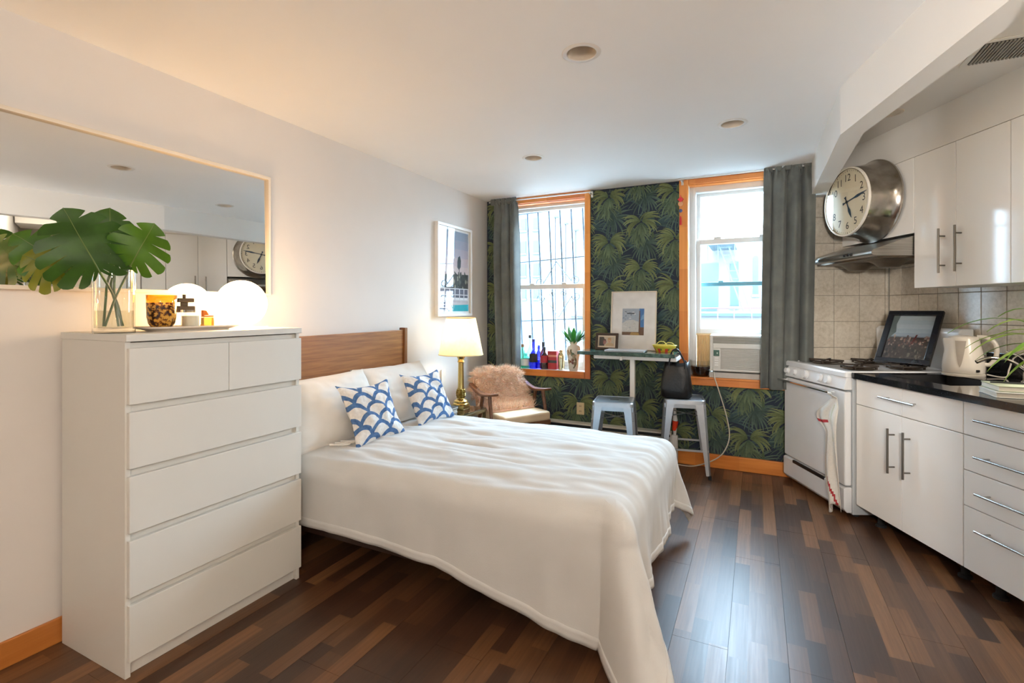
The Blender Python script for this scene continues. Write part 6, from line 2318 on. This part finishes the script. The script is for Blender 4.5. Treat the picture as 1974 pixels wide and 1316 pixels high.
# spider plant leaning in from beyond the frame
M_spl = leaf_mat('spider_leaf', (96, 132, 40), (166, 186, 92), (180, 200, 90))
M_spl2 = leaf_mat('spider_leaf_dark', (74, 112, 36), (120, 156, 66), (140, 180, 60))
SP = kthing('spider_plant', 'striped spider plant arching over the worktop from a terracotta pot', 'plant', 2.60, 2.36, .9255)
MB(KF).lathe([(.001, 0), (.058, 0), (.078, .12), (.084, .12), (.086, .15), (.076, .15), (.072, .13)], 2.60, 2.36, .9255, 28, False).build('pot', plain('terracotta', (176, 104, 72), 0.8, var=0.08), SP, smooth=True, ang=35)
MB(KF).lathe([(.001, .128), (.074, .130)], 2.60, 2.36, .9255, 24, False).build('soil', plain('potting_soil', (48, 36, 28), 0.95), SP)
rg = random.Random(21)
leaf_specs = [(2.75, .60, 1.15, .018), (2.95, .52, 1.0, .019), (3.15, .54, 1.2, .018), (3.3, .48, .95, .018), (2.6, .48, 1.05, .017), (3.0, .44, .8, .017), (3.25, .56, 1.3, .018), (2.85, .42, 1.2, .016), (3.45, .44, .85, .017), (2.5, .42, .9, .010), (3.1, .40, .6, .010)]
for i in range(16):
    leaf_specs.append((rg.uniform(0, 2 * PI), rg.uniform(.24, .36), rg.uniform(.5, 1.1), .011))
for i, (a, ln, el, w) in enumerate(leaf_specs):
    p_ = Vector((2.60, 2.36, .9255 + .13))
    d_ = Vector((math.cos(a) * math.cos(el), math.sin(a) * math.cos(el), math.sin(el) + .25)).normalized()
    sd = Vector((-math.sin(a), math.cos(a), 0))
    rows = []
    n = 12
    for k_ in range(n + 1):
        f = k_ / n
        ww = w * (.6 + .6 * math.sin(PI * min(1, f * 1.0))) * (1 - f ** 4) + .0006
        rows.append([p_ - sd * ww + Vector((0, 0, .003)), p_, p_ + sd * ww + Vector((0, 0, .003))])
        d_ = (d_ + Vector((math.cos(a) * .03, math.sin(a) * .03, -.16 - .05 * f))).normalized()
        p_ = p_ + d_ * ln / n
        if p_.x > 2.83:
            p_.x = 2.83
        p_.z = max(p_.z, .935)
    MB(KF).ring_loft(rows, False, False).build('leaf', M_spl if i % 3 else M_spl2, SP, smooth=True, ang=180)

# ------------------------------------------------------------------ ceiling fittings
M_can = plain('downlight_trim', (228, 222, 214), 0.45)
M_cin = plain('downlight_baffle', (218, 206, 190), 0.55)
M_blb = plain('unlit_bulb', (200, 196, 190), 0.2)
for (x, y, r_, lab) in ((-.680, 2.067, .075, 'unlit recessed downlight nearest the camera'), (-.129, 3.248, .075, 'unlit recessed downlight in front of the air conditioner window'),
                        (-1.466, 3.339, .072, 'unlit recessed downlight towards the iron grille window')):
    t = thing('downlight', lab, 'ceiling light', (x, y, ZC), group='recessed ceiling lights')
    MB().lathe([(r_ * .84, -.0005), (r_ * .86, -.004), (r_ * 1.05, -.004), (r_ * 1.12, -.0005)], x, y, ZC, 40, False).build('trim_ring', M_can, t, smooth=True, ang=40)
    MB().lathe([(r_ * .85, -.002), (r_ * .80, .05), (r_ * .72, .095), (.001, .10)], x, y, ZC, 40, False).build('baffle', M_cin, t, smooth=True, ang=50)
    MB().ball((x, y, ZC + .07), .024, .024, .018, 14, 8).build('bulb', M_blb, t, smooth=True, ang=180)
t = kthing('downlight', 'recessed downlight in the kitchen recess above the wall cupboards', 'ceiling light', 2.279, 3.10, 2.53, 'recessed ceiling lights')
MB(KF).lathe([(.050, -.0005), (.052, -.005), (.066, -.005), (.070, -.0005)], 2.279, 3.10, 2.53, 32, False).build('trim_ring', M_cin, t, smooth=True, ang=40)
MB(KF).lathe([(.001, -.001), (.051, -.001)], 2.279, 3.10, 2.53, 32, False).build('baffle', M_cin, t)
# air grille, square to the room
M_gril = plain('grille_grey', (150, 146, 136), 0.5)
va = KF @ Vector((2.205, 2.490, 2.53))
t = thing('air_grille', 'slotted metal air grille in the ceiling of the kitchen recess', 'grille', va, 0)
F = L(t)
MB(F).box(-.025, .62, -.24, .025, -.004, -.0005).build('flange', M_soff, t, bevel=0.001)
MB(F).box(0, .60, -.215, 0, -.0055, -.004).build('slot_back', plain('grille_shadow', (74, 72, 66), 0.7), t)
for i in range(44):
    x = .004 + i * .01365
    MB(F).box(x, x + .0075, -.215, .0, -.010, -.0055).build('vane', M_gril, t)
# added unseen fill light behind the camera, shaped as a globe floor lamp
t = thing('added_fill_globe', 'added unseen globe fill light on a stand behind the camera', 'lamp', (0.50, -0.95, 0))
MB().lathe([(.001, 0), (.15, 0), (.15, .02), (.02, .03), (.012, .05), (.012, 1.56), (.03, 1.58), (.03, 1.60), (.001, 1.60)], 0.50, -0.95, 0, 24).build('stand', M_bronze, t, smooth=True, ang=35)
MB().ball((0.50, -0.95, 1.78), 0.18, n=32, m=20).build('lamp_shade', emit('fill_globe_glow', (255, 244, 230), 58.0), t, smooth=True, ang=180)

t = kthing('kitchen_downlight', 'lit recessed lamp in the kitchen recess ceiling beyond the frame', 'ceiling light', 1.95, 1.62, 2.53)
MB(KF).lathe([(.075, -.0005), (.08, -.010), (.105, -.010), (.11, -.0005)], 1.95, 1.62, 2.53, 32, False).build('trim_ring', M_can, t, smooth=True, ang=40)
t = kthing('strip_lamp', 'slim strip lamp under the wall cupboard beyond the frame', 'lamp', 2.66, 2.05, 1.44)
MB(KF).box(2.63, 2.69, 1.84, 2.26, 1.441, 1.4555).build('housing', M_can, t, bevel=0.002)

# unseen stand and reflector for the spot added to brighten the kitchen
t = thing('added_spot_stand', 'added unseen black fill spot on a thin stand behind the camera', 'lamp', (0.38, -0.45, 0))
MB().lathe([(.001, 0), (.13, 0), (.13, .015), (.012, .022), (.010, 1.50), (.001, 1.50)], 0.38, -0.52, 0, 20).build('stand', M_char, t, smooth=True, ang=35)
SD = (Vector((1.35, 3.05, 1.55)) - Vector((0.38, -0.45, 1.66))).normalized()
SP0 = Vector((0.38, -0.45, 1.66))
MB().tube([SP0 - SD * .20, SP0 - SD * .14, SP0 - SD * .03], [.05, .08, .13], 24, False).build('reflector', M_char, t, smooth=True, ang=180)
MB().tube([(0.38, -0.52, 1.49), SP0 - SD * .19], .008, 8).build('arm', M_char, t, smooth=True)
